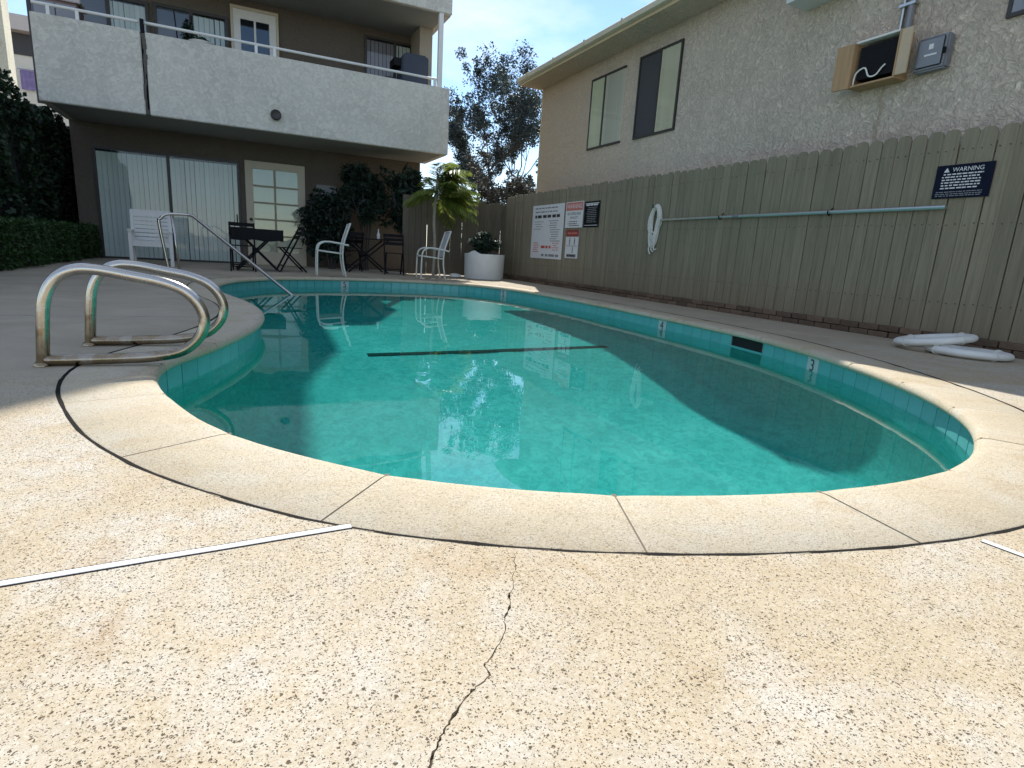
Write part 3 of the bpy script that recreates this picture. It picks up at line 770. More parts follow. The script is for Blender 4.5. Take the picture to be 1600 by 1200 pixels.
def blob(c, rad, shell=0.0, r=rng, clumps=0, cr=.3):
    c, rad = np.array(c), np.array(rad)
    if clumps:
        q = r.normal(size=(clumps, 3)); q /= np.linalg.norm(q, axis=1)[:, None]; q *= (r.uniform(.25, 1, clumps)**.6)[:, None]; cc = c+q*rad*(1-cr*.7)
        w = r.uniform(.5, 1.4, clumps)
    def fn(n):
        d = r.normal(size=(n, 3)); d /= np.linalg.norm(d, axis=1)[:, None]; rr_ = r.uniform(shell, 1, n)**(1/3)
        if clumps:
            k = r.integers(0, clumps, n); return cc[k]+d*rr_[:, None]*rad*cr*w[k][:, None]
        return c+d*rr_[:, None]*rad
    return fn
c = hit(312, 52, 1, 13.9)
pp = thing('potted_plant', 'dark leafy plant in a black pot by the upstairs sliding door', 'plant', (c[0], 13.9, 2.93))
MB().lathe([(.13, 0), (.19, .02), (.22, .45), (.24, .45), (.24, .5), (.19, .5)], (c[0], 13.9, 2.93), 16).build('pot', M['black'], pp, smooth=True)
st = MB(); st.tube([(c[0], 13.9, 3.4), (c[0]-.02, 13.9, 4.0)], .02, 6); st.tube([(c[0]-.25, 13.9, 3.4), (c[0]-.38, 13.9, 4.15), (c[0]-.42, 13.9, 4.75)], .012, 5); st.tube([(c[0]-.1, 13.9, 3.4), (c[0]-.15, 13.9, 4.3), (c[0]-.13, 13.9, 4.7)], .015, 5)
st.build('stem', M['black'], pp)
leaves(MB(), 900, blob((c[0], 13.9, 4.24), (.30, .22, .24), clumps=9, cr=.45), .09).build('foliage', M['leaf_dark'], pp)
leaves(MB(), 300, blob((c[0]-.2, 13.9, 4.35), (.12, .12, .28)), .08).build('foliage', M['leaf_dark'], pp)
wc = thing('shell_chair', 'small white shell chair standing beside the upstairs potted plant', 'chair', (c[0]+.02, 13.55, 2.93))
MB().lathe([(.14, 1.13), (.19, 1.17), (.22, 1.24), (.20, 1.24), (.13, 1.17)], (c[0]+.03, 13.55, 2.93), 18).build('seat', M['white'], wc, smooth=True)
for dx, dy in ((-.1,-.1),(.1,-.1),(.1,.1),(-.1,.1)): MB().tube([(c[0]+.03+dx*1.3, 13.55+dy*1.3, 2.93), (c[0]+.03+dx, 13.55+dy, 4.07)], .014, 6).build('leg', M['white'], wc)
bb = thing('covered_grill', 'dark blue covered grill on the balcony corner by the striped window', 'grill', (3.75, 13.95, 2.93))
m_ = MB(); pf = [(3.42, 4.72), (3.50, 4.80), (3.98, 4.80), (4.02, 4.75)]
m_.prism([(3.40, 13.7, 2.95), (4.03, 13.7, 2.95), (4.03, 13.7, 4.74), (3.99, 13.7, 4.80), (3.50, 13.7, 4.80), (3.42, 13.7, 4.70)], (0, .5, 0)); m_.build('cover', M['cover'], bb, bevel=.03)
MB().box(3.25, 3.398, 13.72, 14.15, 4.50, 4.66).build('side_shelf', M['black'], bb)
c = hit(103, 2, 1, 14.2)
cab = thing('storage_cabinet', 'grey and rust red cabinet behind the end of the balcony railing', 'cabinet', (c[0], 14.2, 2.93))
MB().box(c[0]-.45, c[0]+.20, 14.0, 14.5, 2.95, 4.55).build('body', simple('rust_red_panel', (0.20, 0.13, 0.12), .7, var=.3), cab, bevel=.01)
MB().box(c[0]-.50, c[0]+.26, 13.95, 14.55, 4.552, 4.62).build('top', M['nbpink'], cab, bevel=.01)
for xx in (c[0]-.44, c[0]-.12): MB().box(xx, xx+.30, 13.975, 13.998, 3.05, 4.5).build('door', simple('grey_panel', (0.25, 0.26, 0.29), .6), cab)

# ------------------------------------------------------------------ stucco house beyond the fence
HX, HY = 6.1, 12.0
house = thing('stucco_house', 'two storey grey tan stucco house rising behind the board fence', 'house', (HX, 5, 0))
hw = MB().box(HX, HX+9, -6, HY, -.3, 4.22); hw.build('wall', M['stucco_house'], house)
EX, EZ = 5.58, 4.20
rf = MB(); y0, y1 = -6.4, HY+.10
rf.prism([(EX+.03, y0, EZ+.02), (HX+4.5, y0, EZ+1.65), (HX+9.6, y0, EZ+.02), (HX+9.6, y0, EZ-.05), (HX+4.5, y0, EZ+1.55), (EX+.03, y0, EZ-.04)], (0, y1-y0, 0)); rf.build('roof', M['shingle'], house)
MB().box(EX, EX+.028, y0, y1, EZ-.10, EZ+.03).build('fascia', M['fascia'], house)
MB().box(EX+.03, HX-.002, y0, y1-.01, EZ-.10, EZ-.07).build('soffit', M['stucco_house'], house)
MB().box(HX-.014, HX+.03, HY-.035, HY+.012, -.2, EZ-.101).build('corner_bead', M['fascia'], house)
gt = MB(); pr_ = [(EX-.002, EZ+.035), (EX-.075, EZ+.035), (EX-.085, EZ+.02), (EX-.075, EZ-.045), (EX-.03, EZ-.06), (EX-.002, EZ-.06)]
gt.prism([(x, y0, z) for x, z in pr_], (0, y1-y0, 0)); gt.build('gutter', M['gutter'], house, smooth=True)
for k in range(12): MB().box(EX-.088, EX-.07, y1-.5-k*1.1, y1-.47-k*1.1, EZ-.05, EZ+.045).build('gutter_bracket', M['fascia'], house)

def side_window(ya, yb, za, zb, panels, label=None, right_frame=True, bottom=(0, 1)):
    """window in the plane x = HX facing -X; y decreases to the photo's right"""
    f_ = MB(); x = HX; w = .032
    f_.box(x-.03, x-.002, yb, yb+w, za-w, zb+w)
    if right_frame: f_.box(x-.03, x-.002, ya-w, ya, za-w, zb+w)
    f_.box(x-.03, x-.002, ya, yb, zb, zb+w); f_.box(x-.03, x-.002, ya, yb, za-w, za)
    ym = (ya+yb)/2 if len(panels) < 3 else panels[2]
    f_.box(x-.034, x-.002, ym-.02, ym+.02, za, zb)
    w_ = f_.build('window', M['bronze'], house)
    if label: w_['label'] = label
    for (a, b), kind in zip(((ym+.02, yb), (ya, ym-.02)), panels[:2]):
        if kind == 'screen': MB().box(x-.014, x-.003, a, b, za, zb).build('insect_screen', M['screen'], w_)
        else:
            MB().box(x-.006, x-.003, a, b, za, zb).build('blind_backing', M[kind], w_)
            n_ = max(3, int((b-a)/.075)); s0 = MB().obox((0,0,0), (.003, (b-a)/n_*.96, zb-za-.01)).build('blind_slat', M[kind], w_, local=True); inv = wl(w_).inverted()
            for i in range(n_):
                o = s0 if i == 0 else inst(s0, 'blind_slat', w_, (0,0,0))
                o.location = inv @ Vector((x-.013, a+(i+.5)*(b-a)/n_, (za+zb)/2)); o.rotation_euler = (0, 0, R(14+random.uniform(-6, 6)))
            MB().add([(x-.026, a, za), (x-.026, b, za), (x-.026, b, zb), (x-.026, a, zb)], [(0,1,2,3)]).build('pane', M['pane'], w_)
M['yellowblind'] = simple('yellowish_blind', (0.62, 0.56, 0.38), .7, var=.08)
M['wallblind'] = simple('grey_tan_blind', (0.52, 0.45, 0.36), .7, var=.08, rnd=.06)
side_window(8.92, 9.95, 2.63, 3.80, ['yellowblind', 'wallblind', 9.52], None, False)
side_window(7.53, 8.50, 2.62, 3.82, ['screen', 'tanblind', 7.98])
side_window(1.9, 3.22, 2.86, 4.0, ['greyblind', 'blind', 2.6])
# window air conditioner through the wall
YAC = -.17
ac = thing('wall_air_conditioner', 'white air conditioner jutting from the stucco wall under the eave', 'air conditioner', (HX, 5.25, 3.5))
ya, yb, za = 4.72, 5.36, 3.60
MB().box(HX-.30, HX-.002, ya, yb, za, za+.40).build('case', M['acwhite'], ac, bevel=.012)
MB().box(HX-.308, HX-.301, ya+.05, yb-.05, za+.07, za+.36).build('grille_backing', M['screen'], ac)
for k in range(8): MB().box(HX-.318, HX-.309, ya+.04, yb-.04, za+.075+k*.036, za+.09+k*.036).build('louvre', M['acwhite'], ac)
MB().box(HX-.34, HX-.002, ya-.02, yb+.02, za-.045, za-.003).build('support_shelf', M['acwhite'], ac)
# open plywood sleeve
sv = thing('plywood_sleeve', 'open plywood box with flared flap and loose white cable on the stucco wall', 'wall box', (HX, 4.3, 2.5))
ya, yb, za, zb, dp = 4.06, 4.50, 2.53, 2.93, .20
MB().box(HX-dp, HX-.002, ya-.022, ya, za-.02, zb+.02).build('side_board', M['wood'], sv, bevel=.003)
MB().box(HX-dp, HX-dp+.02, ya-.13, ya-.0225, za-.0, zb+.01)  .build('face_board', simple('beige_board', (0.50, 0.39, 0.27), .7), sv, bevel=.003)
MB().box(HX-dp, HX-.002, ya, yb, zb, zb+.02).build('top_board', M['white'], sv, bevel=.003)
MB().box(HX-dp, HX-.002, ya, yb, za-.02, za).build('bottom_board', M['wood'], sv, bevel=.003)
MB().box(HX-.012, HX-.003, ya+.001, yb-.001, za+.001, zb-.001).build('back_panel', M['void'], sv)
fl = MB(); fl.prism([(HX-.003, yb, za-.02), (HX-dp, yb+.02, za-.02), (HX-dp-.02, yb+.20, za-.02), (HX-dp+.0, yb+.20, za-.02), (HX-dp+.02, yb+.04, za-.02), (HX-.003, yb+.022, za-.02)], (0, 0, zb-za+.03)); fl.build('flap', M['wood'], sv)
MB().box(HX-.16, HX-.013, ya+.03, yb-.03, za+.05, zb-.04).build('dark_unit', M['black'], sv)
MB().tube(smooth_path([(HX-.17, yb-.01, za+.01), (HX-.19, yb-.04, za+.11), (HX-.18, yb-.12, za+.15), (HX-.185, yb-.18, za+.06), (HX-.18, yb-.25, za+.055), (HX-.178, yb-.30, za+.11), (HX-.17, yb-.33, za+.14)]), .008, 6).build('cable', M['white'], sv, smooth=True)
ds = MB(); dr_ = random.Random(4)
for k in range(14):
    z = za-.03-k*.045; ds.box(HX-.0035, HX-.001, 4.26+.012*math.sin(k)-.022*dr_.uniform(.4, 1.2), 4.26+.012*math.sin(k)+.022*dr_.uniform(.3, 1.2), z-.045, z)
ds.build('drip_stain', simple('brown_drip', (0.36, 0.295, 0.22), .95, var=.5, scale=22), house)
mx = thing('meter_box', 'grey electrical enclosure with a small white label next to the plywood box', 'meter box', (HX, 3.8, 2.5))
m_ = MB().box(HX-.10, HX-.002, 3.64, 3.93, 2.53, 2.83); m_.build('enclosure', M['boxgrey'], mx, bevel=.015)
MB().box(HX-.115, HX-.101, 3.67, 3.90, 2.56, 2.81).build('cover', M['boxgrey'], mx, bevel=.01)
MB().box(HX-.1185, HX-.1155, 3.76, 3.80, 2.71, 2.755).build('label', M['inkwhite'], mx); MB().box(HX-.1185, HX-.1155, 3.72, 3.83, 2.655, 2.67).build('label', M['inkwhite'], mx)
MB().box(HX-.12, HX-.101, 3.648, 3.665, 2.65, 2.70).build('latch', M['black'], mx)
cd = thing('conduit', 'grey metal conduit climbing the stucco wall above the plywood box', 'pipe', (HX, 4.12, 2.95))
m_ = MB().tube([(HX-.035, 4.10, 2.955), (HX-.035, 4.10, 4.10)], .032, 8); m_.build('pipe', M['boxgrey'], cd, smooth=True)
MB().tube([(HX-.03, 4.18, 2.955), (HX-.03, 4.18, 4.10)], .018, 8).build('pipe', M['alu'], cd, smooth=True)
for z in (3.2, 3.7): MB().box(HX-.072, HX-.001, 4.05, 4.21, z, z+.025).build('strap', M['alu'], cd)

# ------------------------------------------------------------------ board fence
FX = 5.88
fence = thing('board_fence', 'long olive taupe board fence with rounded board tops beside the pool', 'fence', (FX, 6, 0))
protos = []
for k, (dh, wd) in enumerate(((0, .1365), (.010, .1355), (-.008, .137))):
    w = wd; zt = 1.925+dh
    poly = [(0, -w/2, .11), (0, w/2, .11), (0, w/2, zt-.055), (0, w/2-.012, zt-.022), (0, w/2-.034, zt-.004), (0, 0, zt), (0, -w/2+.034, zt-.004), (0, -w/2+.012, zt-.022), (0, -w/2, zt-.055)]
    b_ = MB().prism(poly, (.017, 0, 0)); protos.append(b_)
pob = [p.build('board', M['fence'], fence, local=True, bevel=.002, seg=1) for p in protos]
used = [False]*3; y = 13.05; i = 0
while y > -1.5:
    k = random.choice((0, 0, 1, 2))
    o = pob[k] if not used[k] else inst(pob[k], 'board', fence, (0,0,0)); used[k] = True
    o.location = (random.uniform(-.004, .003), y-6, random.uniform(-.008, .008)); o.rotation_euler = (random.uniform(-.004, .004), random.uniform(-.003, .003), random.uniform(-.012, .012))
    y -= .1425+random.uniform(-.001, .0015); i += 1
for k in range(3):
    if not used[k]: pob[k].location = (0, -8.0-k*.143, 0)
for z in (.35, 1.05, 1.70): MB().box(FX+.022, FX+.06, -1.5, 13.1, z, z+.09).build('rail', M['fence'], fence)
for yy in np.arange(-1.3, 13.2, 2.4): MB().box(FX+.061, FX+.15, yy, yy+.09, -.2, 1.85).build('post', M['fence'], fence)
nl = MB()
for yy in np.arange(2.0, 13.05, .1425):
    for z in (.395, 1.095, 1.745):
        for dy in (-.035, .035):
            a_, b_ = yy+dy+random.uniform(-.006, .006), z+random.uniform(-.01, .01); nl.box(FX-.0075, FX+.002, a_-.0035, a_+.0035, b_-.0035, b_+.0035)
tag(nl.build('nail_heads', simple('rusty_nail', (0.07, 0.05, 0.035), .8, var=.3), fence), kind='stuff')
# low brick curb under the boards, brick by brick
b0 = MB().box(-.055, .055, -.098, .098, 0, .056).build('brick', M['brick'], fence, local=True, bevel=.004, seg=1); fi = True
for row in range(2):
    yy = 13.0-row*.10
    while yy > -1.4:
        o = b0 if fi else inst(b0, 'brick', fence, (0,0,0)); fi = False
        o.location = (-.005+random.uniform(-.008, .006), yy-6, .0+row*.062+random.uniform(-.002, .002)); o.rotation_euler = (0, random.uniform(-.03, .03), random.uniform(-.03, .03)); yy -= .208
# back fence closing the corner
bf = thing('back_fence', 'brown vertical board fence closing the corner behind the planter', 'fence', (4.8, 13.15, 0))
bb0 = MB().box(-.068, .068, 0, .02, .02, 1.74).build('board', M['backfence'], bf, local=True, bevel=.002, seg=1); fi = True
for k in range(18):
    x = 3.42+k*.1415
    if x > 5.84: break
    o = bb0 if fi else inst(bb0, 'board', bf, (0,0,0)); fi = False
    o.location = (x-4.8, random.uniform(-.004, .004)-.02, random.uniform(-.012, .012)); o.rotation_euler = (0, random.uniform(-.003, .003), 0); o.scale = (1, 1, 1+.012*math.sin(k*2.1))
for z in (.3, 1.45): MB().box(3.35, 5.85, 13.155, 13.20, z, z+.09).build('rail', M['backfence'], bf)

# ------------------------------------------------------------------ things on the fence
def on_fence(y, z, x=FX-.006):           # local frame: +X of the face along -Y (reading direction), +Y up, +Z towards the pool
    return Matrix(((0, 0, -1, x), (-1, 0, 0, y), (0, 1, 0, z), (0, 0, 0, 1)))
def sign_thing(name, label, y0, y1, z0, z1, m_base):
    t = thing(name, label, 'sign', (FX-.01, (y0+y1)/2, z0))
    MB().box(FX-.014, FX-.008, y1, y0, z0, z1).build('panel', m_base, t, bevel=.001, seg=1)
    return t
def face(t, y, z, lift=.0002): return wl(t).inverted() @ on_fence(y, z, FX-.0142-lift)
def dashes(t, y0, y1, zs, h, m_, seed, name='print_line', wr_=(.02, .06), gap=.012, ragged=.0):
    """rows of word-like bars of print too small to read in the photo"""
    r_ = random.Random(seed); mm = MB()
    for z in zs:
        y = y0-r_.uniform(0, ragged); ye = y1+r_.uniform(0, ragged)
        while y > ye:
            w = min(r_.uniform(*wr_), y-ye); 
            if w > .004: mm.box(FX-.0150, FX-.0143, y-w, y, z-h/2, z+h/2)
            y -= w+gap*r_.uniform(.6, 1.4)
    if len(zs) == 1:
        for k in range(0, len(mm.v), 8): MB().add(mm.v[k:k+8], mm.f[:6]).build('print_word', m_, t)
        return
    return tag(mm.build(name, m_, t), kind='stuff')
def txt(t, s, y, z, size, m_, name='lettering', align='CENTER'):
    return font_obj(name, s, size, m_, t, face(t, y, z), align)
def sq(t, y0, y1, z0, z1, m_, name): return MB().box(FX-.0148, FX-.0141, y1, y0, z0, z1).build(name, m_, t)
# big white rules sign (y0 is the left edge as one reads it)
t = sign_thing('pool_rules_sign', 'large white pool rules board with red print near its base', 11.66, 10.28, .54, 1.64, M['signwhite'])
dashes(t, 11.56, 10.40, (1.575, 1.50), .026, M['inkgrey'], 1, wr_=(.06, .16), gap=.03, ragged=.15)
dashes(t, 11.58, 10.38, (1.405,), .06, M['inkblack'], 2, wr_=(.08, .2), gap=.05, ragged=.05)
dashes(t, 10.95, 10.38, [1.31-k*.045 for k in range(10)], .018, M['inkgrey'], 3, ragged=.2)
dashes(t, 11.58, 11.10, [1.30-k*.05 for k in range(4)], .014, M['inkgrey'], 4, ragged=.2)
dashes(t, 11.58, 11.28, [.86-k*.045 for k in range(5)], .022, M['redfaded'], 5, ragged=.06)
dashes(t, 11.18, 10.75, (.78,), .055, M['inkred'], 6, wr_=(.1, .25), gap=.04)
dashes(t, 10.72, 10.40, [.86-k*.045 for k in range(4)], .018, M['redfaded'], 7, ragged=.1)
dashes(t, 11.15, 10.40, (.61,), .05, M['inkgrey'], 8, wr_=(.1, .25), gap=.05)
# red-headed warning
t = sign_thing('lifeguard_warning_sign', 'white warning sign with a faded red header above black lettering', 10.22, 9.57, 1.16, 1.645, M['signwhite'])
sq(t, 10.20, 9.59, 1.48, 1.63, M['redfaded'], 'red_header')
font_obj('lettering', 'WARNING', .115, M['signwhite'], t, face(t, 9.895, 1.555, .0009))
txt(t, 'NO LIFEGUARD', 9.895, 1.42, .072, M['inkblack']); txt(t, 'ON DUTY', 9.895, 1.345, .062, M['inkblack'])
dashes(t, 10.12, 9.68, (1.275, 1.235, 1.20), .016, M['inkblack'], 12, ragged=.1)
# black sign
t = sign_thing('black_notice_sign', 'small black notice with a thin white border beside the lifeguard warning', 9.53, 9.02, 1.16, 1.62, M['signblack'])
bo = MB()
for a in ((9.50, 9.05, 1.575, 1.59), (9.50, 9.05, 1.19, 1.20)): bo.box(FX-.0148, FX-.0141, a[1], a[0], a[2], a[3])
bo.build('border', M['inkwhite'], t)
dashes(t, 9.47, 9.08, (1.555,), .026, M['inkwhite'], 21, wr_=(.08, .15))
dashes(t, 9.46, 9.09, [1.51-k*.032 for k in range(9)], .013, M['inkgrey'], 22, ragged=.05)
# pictogram sign
t = sign_thing('pictogram_sign', 'narrow sign with a dark red header over black pool pictograms', 10.14, 9.66, .58, 1.12, M['signwhite'])
sq(t, 10.14, 9.66, .99, 1.12, simple('dark_red_header', (0.25, 0.05, 0.045), .5), 'red_header')
dashes(t, 10.08, 9.72, (1.055,), .035, M['redfaded'], 31, wr_=(.08, .2))
def person_mark(t, y, z, h):
    mm = MB(); x = FX-.0150
    ring_ = [(x, y+.10*h*math.cos(a), z+.42*h+.10*h*math.sin(a)) for a in np.linspace(0, 2*math.pi, 10, endpoint=False)]
    mm.prism(ring_, (.0008, 0, 0)); mm.prism([(x, y-.13*h, z+.28*h), (x, y+.13*h, z+.28*h), (x, y+.10*h, z-.05*h), (x, y-.10*h, z-.05*h)], (.0008, 0, 0))
    for s_ in (-1, 1): mm.prism([(x, y+s_*.01*h, z-.05*h), (x, y+s_*.10*h, z-.05*h), (x, y+s_*.14*h, z-.48*h), (x, y+s_*.06*h, z-.48*h)], (.0008, 0, 0))
    return mm.build('pictogram', M['inkblack'], t)
person_mark(t, 9.98, .90, .14); person_mark(t, 9.80, .90, .14); person_mark(t, 9.86, .74, .12)
dashes(t, 10.10, 9.70, (.815,), .012, M['inkgrey'], 33); sq(t, 10.08, 9.72, .60, .66, M['inkgrey'], 'footer')
dashes(t, 10.05, 9.75, (.63,), .03, M['inkblack'], 34)
# navy warning board
t = sign_thing('navy_warning_sign', 'navy WARNING board with white small print above the pole end', 3.425, 2.962, 1.325, 1.615, M['signblue'])
txt(t, 'WARNING', 3.165, 1.570, .052, M['inkwhite'])
tri = MB().prism([(FX-.0150, 3.362, 1.553), (FX-.0150, 3.314, 1.553), (FX-.0150, 3.338, 1.592)], (.0008, 0, 0)); tri.build('warning_triangle', M['inkwhite'], t)
dashes(t, 3.37, 3.03, (1.533, 1.509, 1.485, 1.461, 1.437, 1.413), .0105, M['inkwhite'], 41, wr_=(.014, .045), gap=.008, ragged=.03)
dashes(t, 3.40, 3.02, (1.380, 1.362, 1.346), .007, M['inkgrey'], 42, wr_=(.014, .04), gap=.007, ragged=.01)
for yy in (3.40, 2.985):
    for zz in (1.345, 1.598): MB().lathe([(.006, 0), (.004, .003), (.0005, .0035)], (0,0,0), 8)
# reach pole on hooks
pl = thing('reach_pole', 'long grey aluminium reach pole hung level along the fence boards', 'pole', (FX-.05, 5.2, 1.24))
MB().tube([(FX-.05, 7.25, 1.235), (FX-.05, 5.75, 1.24)], .0165, 8).build('inner_tube', M['alu'], pl, smooth=True)
MB().tube([(FX-.05, 5.78, 1.24), (FX-.05, 3.26, 1.243)], .020, 8).build('outer_tube', M['alu'], pl, smooth=True)
for yy in (6.02, 4.42): MB().tube([(FX-.002, yy, 1.29), (FX-.03, yy, 1.275), (FX-.03, yy, 1.225), (FX-.06, yy, 1.21), (FX-.085, yy, 1.225), (FX-.085, yy, 1.255)], .007, 6).build('hook', M['black'], pl, smooth=True)
MB().tube([(FX-.05, 5.80, 1.24), (FX-.05, 5.70, 1.24)], .026, 10).build('cam_lock', M['boxgrey'], pl, smooth=True)
# coiled rope
rp = thing('rope_coil', 'coil of white safety rope hanging on the fence at the pole tip', 'rope', (FX-.04, 7.4, 1.44))
m_ = MB(); pts = []; r_ = random.Random(8)
NTN = 15
for k in range(NTN*28):
    a = 2*math.pi*k/28; tn = k/28; q_ = .45+.55*abs(math.sin(tn*1.9)); wy = (.135+.012*math.sin(tn*5))*q_; zz = .30+.025*math.sin(tn*3.3)
    yy = 7.40+(wy*math.cos(a)*(.72 if math.sin(a) < 0 else 1.0))+.012*math.sin(tn*7); z = 1.14+(.10-.10*q_)+zz*(.55+.45*q_)*math.sin(a)-.04*math.cos(a)+.008*math.sin(tn*11)
    pts.append((FX-.025-.006*tn/NTN*6+.004*math.sin(a*2+tn), yy, z))
m_.tube(pts, .0105, 5); m_.build('coil', M['rope'], rp, smooth=True)
m_ = MB()
for q in range(3): m_.tube(smooth_path([(FX-.05, 7.44-.05*q, .92), (FX-.05, 7.47-.06*q, .80), (FX-.045, 7.43-.07*q, .72+.04*q)]), .011, 5)
m_.tube(arc((FX-.055, 7.42, 1.02), .085, 0, 330, 14, (0,1,0), (0,.0,.4)), .012, 5); m_.build('tail', M['rope'], rp, smooth=True)
MB().tube([(FX-.002, 7.42, 1.43), (FX-.09, 7.42, 1.42), (FX-.09, 7.42, 1.46)], .008, 6).build('hook', M['black'], rp)

# ------------------------------------------------------------------ life rings
def life_ring(label, loc, tilt, az, loc_r=.25, tube=.046):
    t = thing('life_ring', label, 'life ring', loc, az, 'life rings dropped by the fence')
    Mr = Matrix.Rotation(tilt, 4, 'Y')
    m_ = MB(); n1, n2 = 40, 12
    for i in range(n1):
        a = 2*math.pi*i/n1
        for k in range(n2):
            b = 2*math.pi*k/n2; rr_ = loc_r+tube*math.cos(b); m_.v.append(tuple(Mr @ Vector((rr_*math.cos(a), rr_*math.sin(a), tube*.68*math.sin(b)))))
    for i in range(n1):
        for k in range(n2): m_.f.append((i*n2+k, ((i+1) % n1)*n2+k, ((i+1) % n1)*n2+(k+1) % n2, i*n2+(k+1) % n2))
    m_.build('body', M['ring'], t, smooth='all', local=True)
    for a in (45, 135, 225, 315):
        m_ = MB(); c_ = Vector((loc_r*math.cos(R(a)), loc_r*math.sin(R(a)), 0)); u = Vector((math.cos(R(a)), math.sin(R(a)), 0))
        pts = [Mr @ (c_+u*((tube+.003)*math.cos(b))+Vector((0,0,1))*((tube*.68+.003)*math.sin(b))) for b in np.linspace(0, 2*math.pi, 14, endpoint=False)]
        m_.tube(pts, .006, 5, closed=True); m_.build('strap', M['rope'], t, local=True)
    return t
ctr = hit(1513, 552); ctr2 = hit(1484, 532, 1, 2.95)
life_ring('white life ring lying flat on the deck by the fence', (5.38, 2.60, .033), R(2), R(20))
life_ring('white life ring tilted on top of the flat one', (5.36, 2.86, .097), R(-10), R(-63))

# ------------------------------------------------------------------ pool rails
NEAR = [(0,0,-.02),(.02,0,.20),(.04,0,.31),(.085,0,.385),(.15,0,.42),(.23,0,.424),(.36,0,.402),(.48,0,.378),(.565,0,.34),(.62,0,.275),(.637,0,.20),(.61,0,.125),(.535,0,.062),(.42,0,.037),(.27,0,.030),(.10,0,.026),(.012,0,.026)]
def grab(label, A, az, pts=NEAR):
    t = thing('grab_rail', label, 'handrail', (A[0], A[1], 0), az, 'pool grab rails')
    MB().tube(smooth_path(pts, 7), .0245, 14).build('tube', M['patina'], t, smooth='all', local=True)
    MB().lathe([(.034, .0015), (.034, .006), (.027, .016), (.025, .016)], (0,0,0), 18).build('escutcheon', M['patina'], t, smooth=True, local=True)
    return t
grab('tarnished steel grab rail loop closest to the lens side of the coping', (-.80, 3.07), R(-3))
bpy.data.objects['grab_rail']['label'] = 'tarnished steel grab rail at the sunlit end of the pair'
grab('tarnished steel grab rail on the patio side of the pair', (-.73, 3.60), R(-3))
# entry handrail
hr = thing('entry_handrail', 'slim steel handrail sloping from the deck into the water', 'handrail', (-.80, 9.75, 0))
A_ = Vector((-.93, 9.75, 0)); B_ = Vector((-.77, 9.75, 0)); top = Vector((-.60, 9.7, .86)); end = Vector((.64, 8.74, ZW))
dirv = (end-top).normalized()
p1 = [A_+Vector((0,0,-.02)), Vector((-1.02, 9.75, .70)), Vector((-1.0, 9.75, .79)), Vector((-.93, 9.75, .85)), Vector((-.80, 9.74, .868)), Vector((-.66, 9.72, .868)), Vector((-.58, 9.69, .848))]
pth = smooth_path(p1, 5)+[Vector((-.58, 9.69, .848)).lerp(end+dirv*.45, k/14) for k in range(1, 15)]
MB().tube(pth, .021, 10).build('tube', M['steel'], hr, smooth='all')
MB().tube([(-.80, 9.75, -.02), (-.86, 9.75, .86)], .019, 10).build('second_post', M['steel'], hr, smooth='all')

# ------------------------------------------------------------------ furniture
def alu_chair(label, x, y, az):
    t = thing('patio_armchair', label, 'chair', (x, y, 0), az, 'cream tube armchairs on the far coping')
    W = .27
    for s in (-1, 1):
        arm = smooth_path([(-.26,s*W,0),(-.255,s*W,.30),(-.24,s*W,.50),(-.19,s*W,.58),(-.08,s*W,.615),(.10,s*W,.60),(.25,s*W,.575),(.29,s*W,.57)], 5)
        MB().tube(arm, .0155, 8).build('arm_frame', M['chair'], t, smooth='all', local=True)
        bk = smooth_path([(.24,s*(W-.02),0),(.19,s*(W-.02),.25),(.185,s*(W-.02),.45),(.21,s*(W-.02),.62),(.30,s*(W-.02),.90),(.32,s*(W-.02),.955)], 5)
        MB().tube(bk, .0155, 8).build('back_frame', M['chair'], t, smooth='all', local=True)
        MB().tube([(-.25,s*(W-.02),.455),(.0,s*(W-.02),.43),(.19,s*(W-.02),.415)], .014, 8).build('seat_rail', M['chair'], t, smooth='all', local=True)
    for p_, q_ in (((-.25,-W,.45),(-.25,W,.45)), ((.185,-W,.415),(.185,W,.415)), ((.32,-W+.02,.95),(.32,W-.02,.95))):
        MB().tube([p_, q_], .013, 8).build('crossbar', M['chair'], t, smooth='all', local=True)
    m_ = MB()
    for (xa, za), (xb, zb) in (((-.24,.452),(.0,.424)), ((.0,.424),(.18,.412))): m_.add([(xa,-W+.03,za),(xb,-W+.03,zb),(xb,W-.03,zb),(xa,W-.03,za)], [(0,1,2,3)])
    m_.build('seat_sling', M['sling'], t, local=True)
    m_ = MB(); ch = [(.195,.45),(.212,.60),(.255,.75),(.312,.93)]
    for (xa, za), (xb, zb) in zip(ch, ch[1:]): m_.add([(xa,-W+.04,za),(xb,-W+.04,zb),(xb,W-.04,zb),(xa,W-.04,za)], [(0,1,2,3)])
    m_.build('back_sling', M['sling'], t, local=True)
    return t
alu_chair('cream tube armchair with empty seat in front of the dark bush', 1.52, 11.15, R(-4))
alu_chair('cream tube armchair with empty seat beside the thin palm cane', 3.50, 11.35, R(-6))
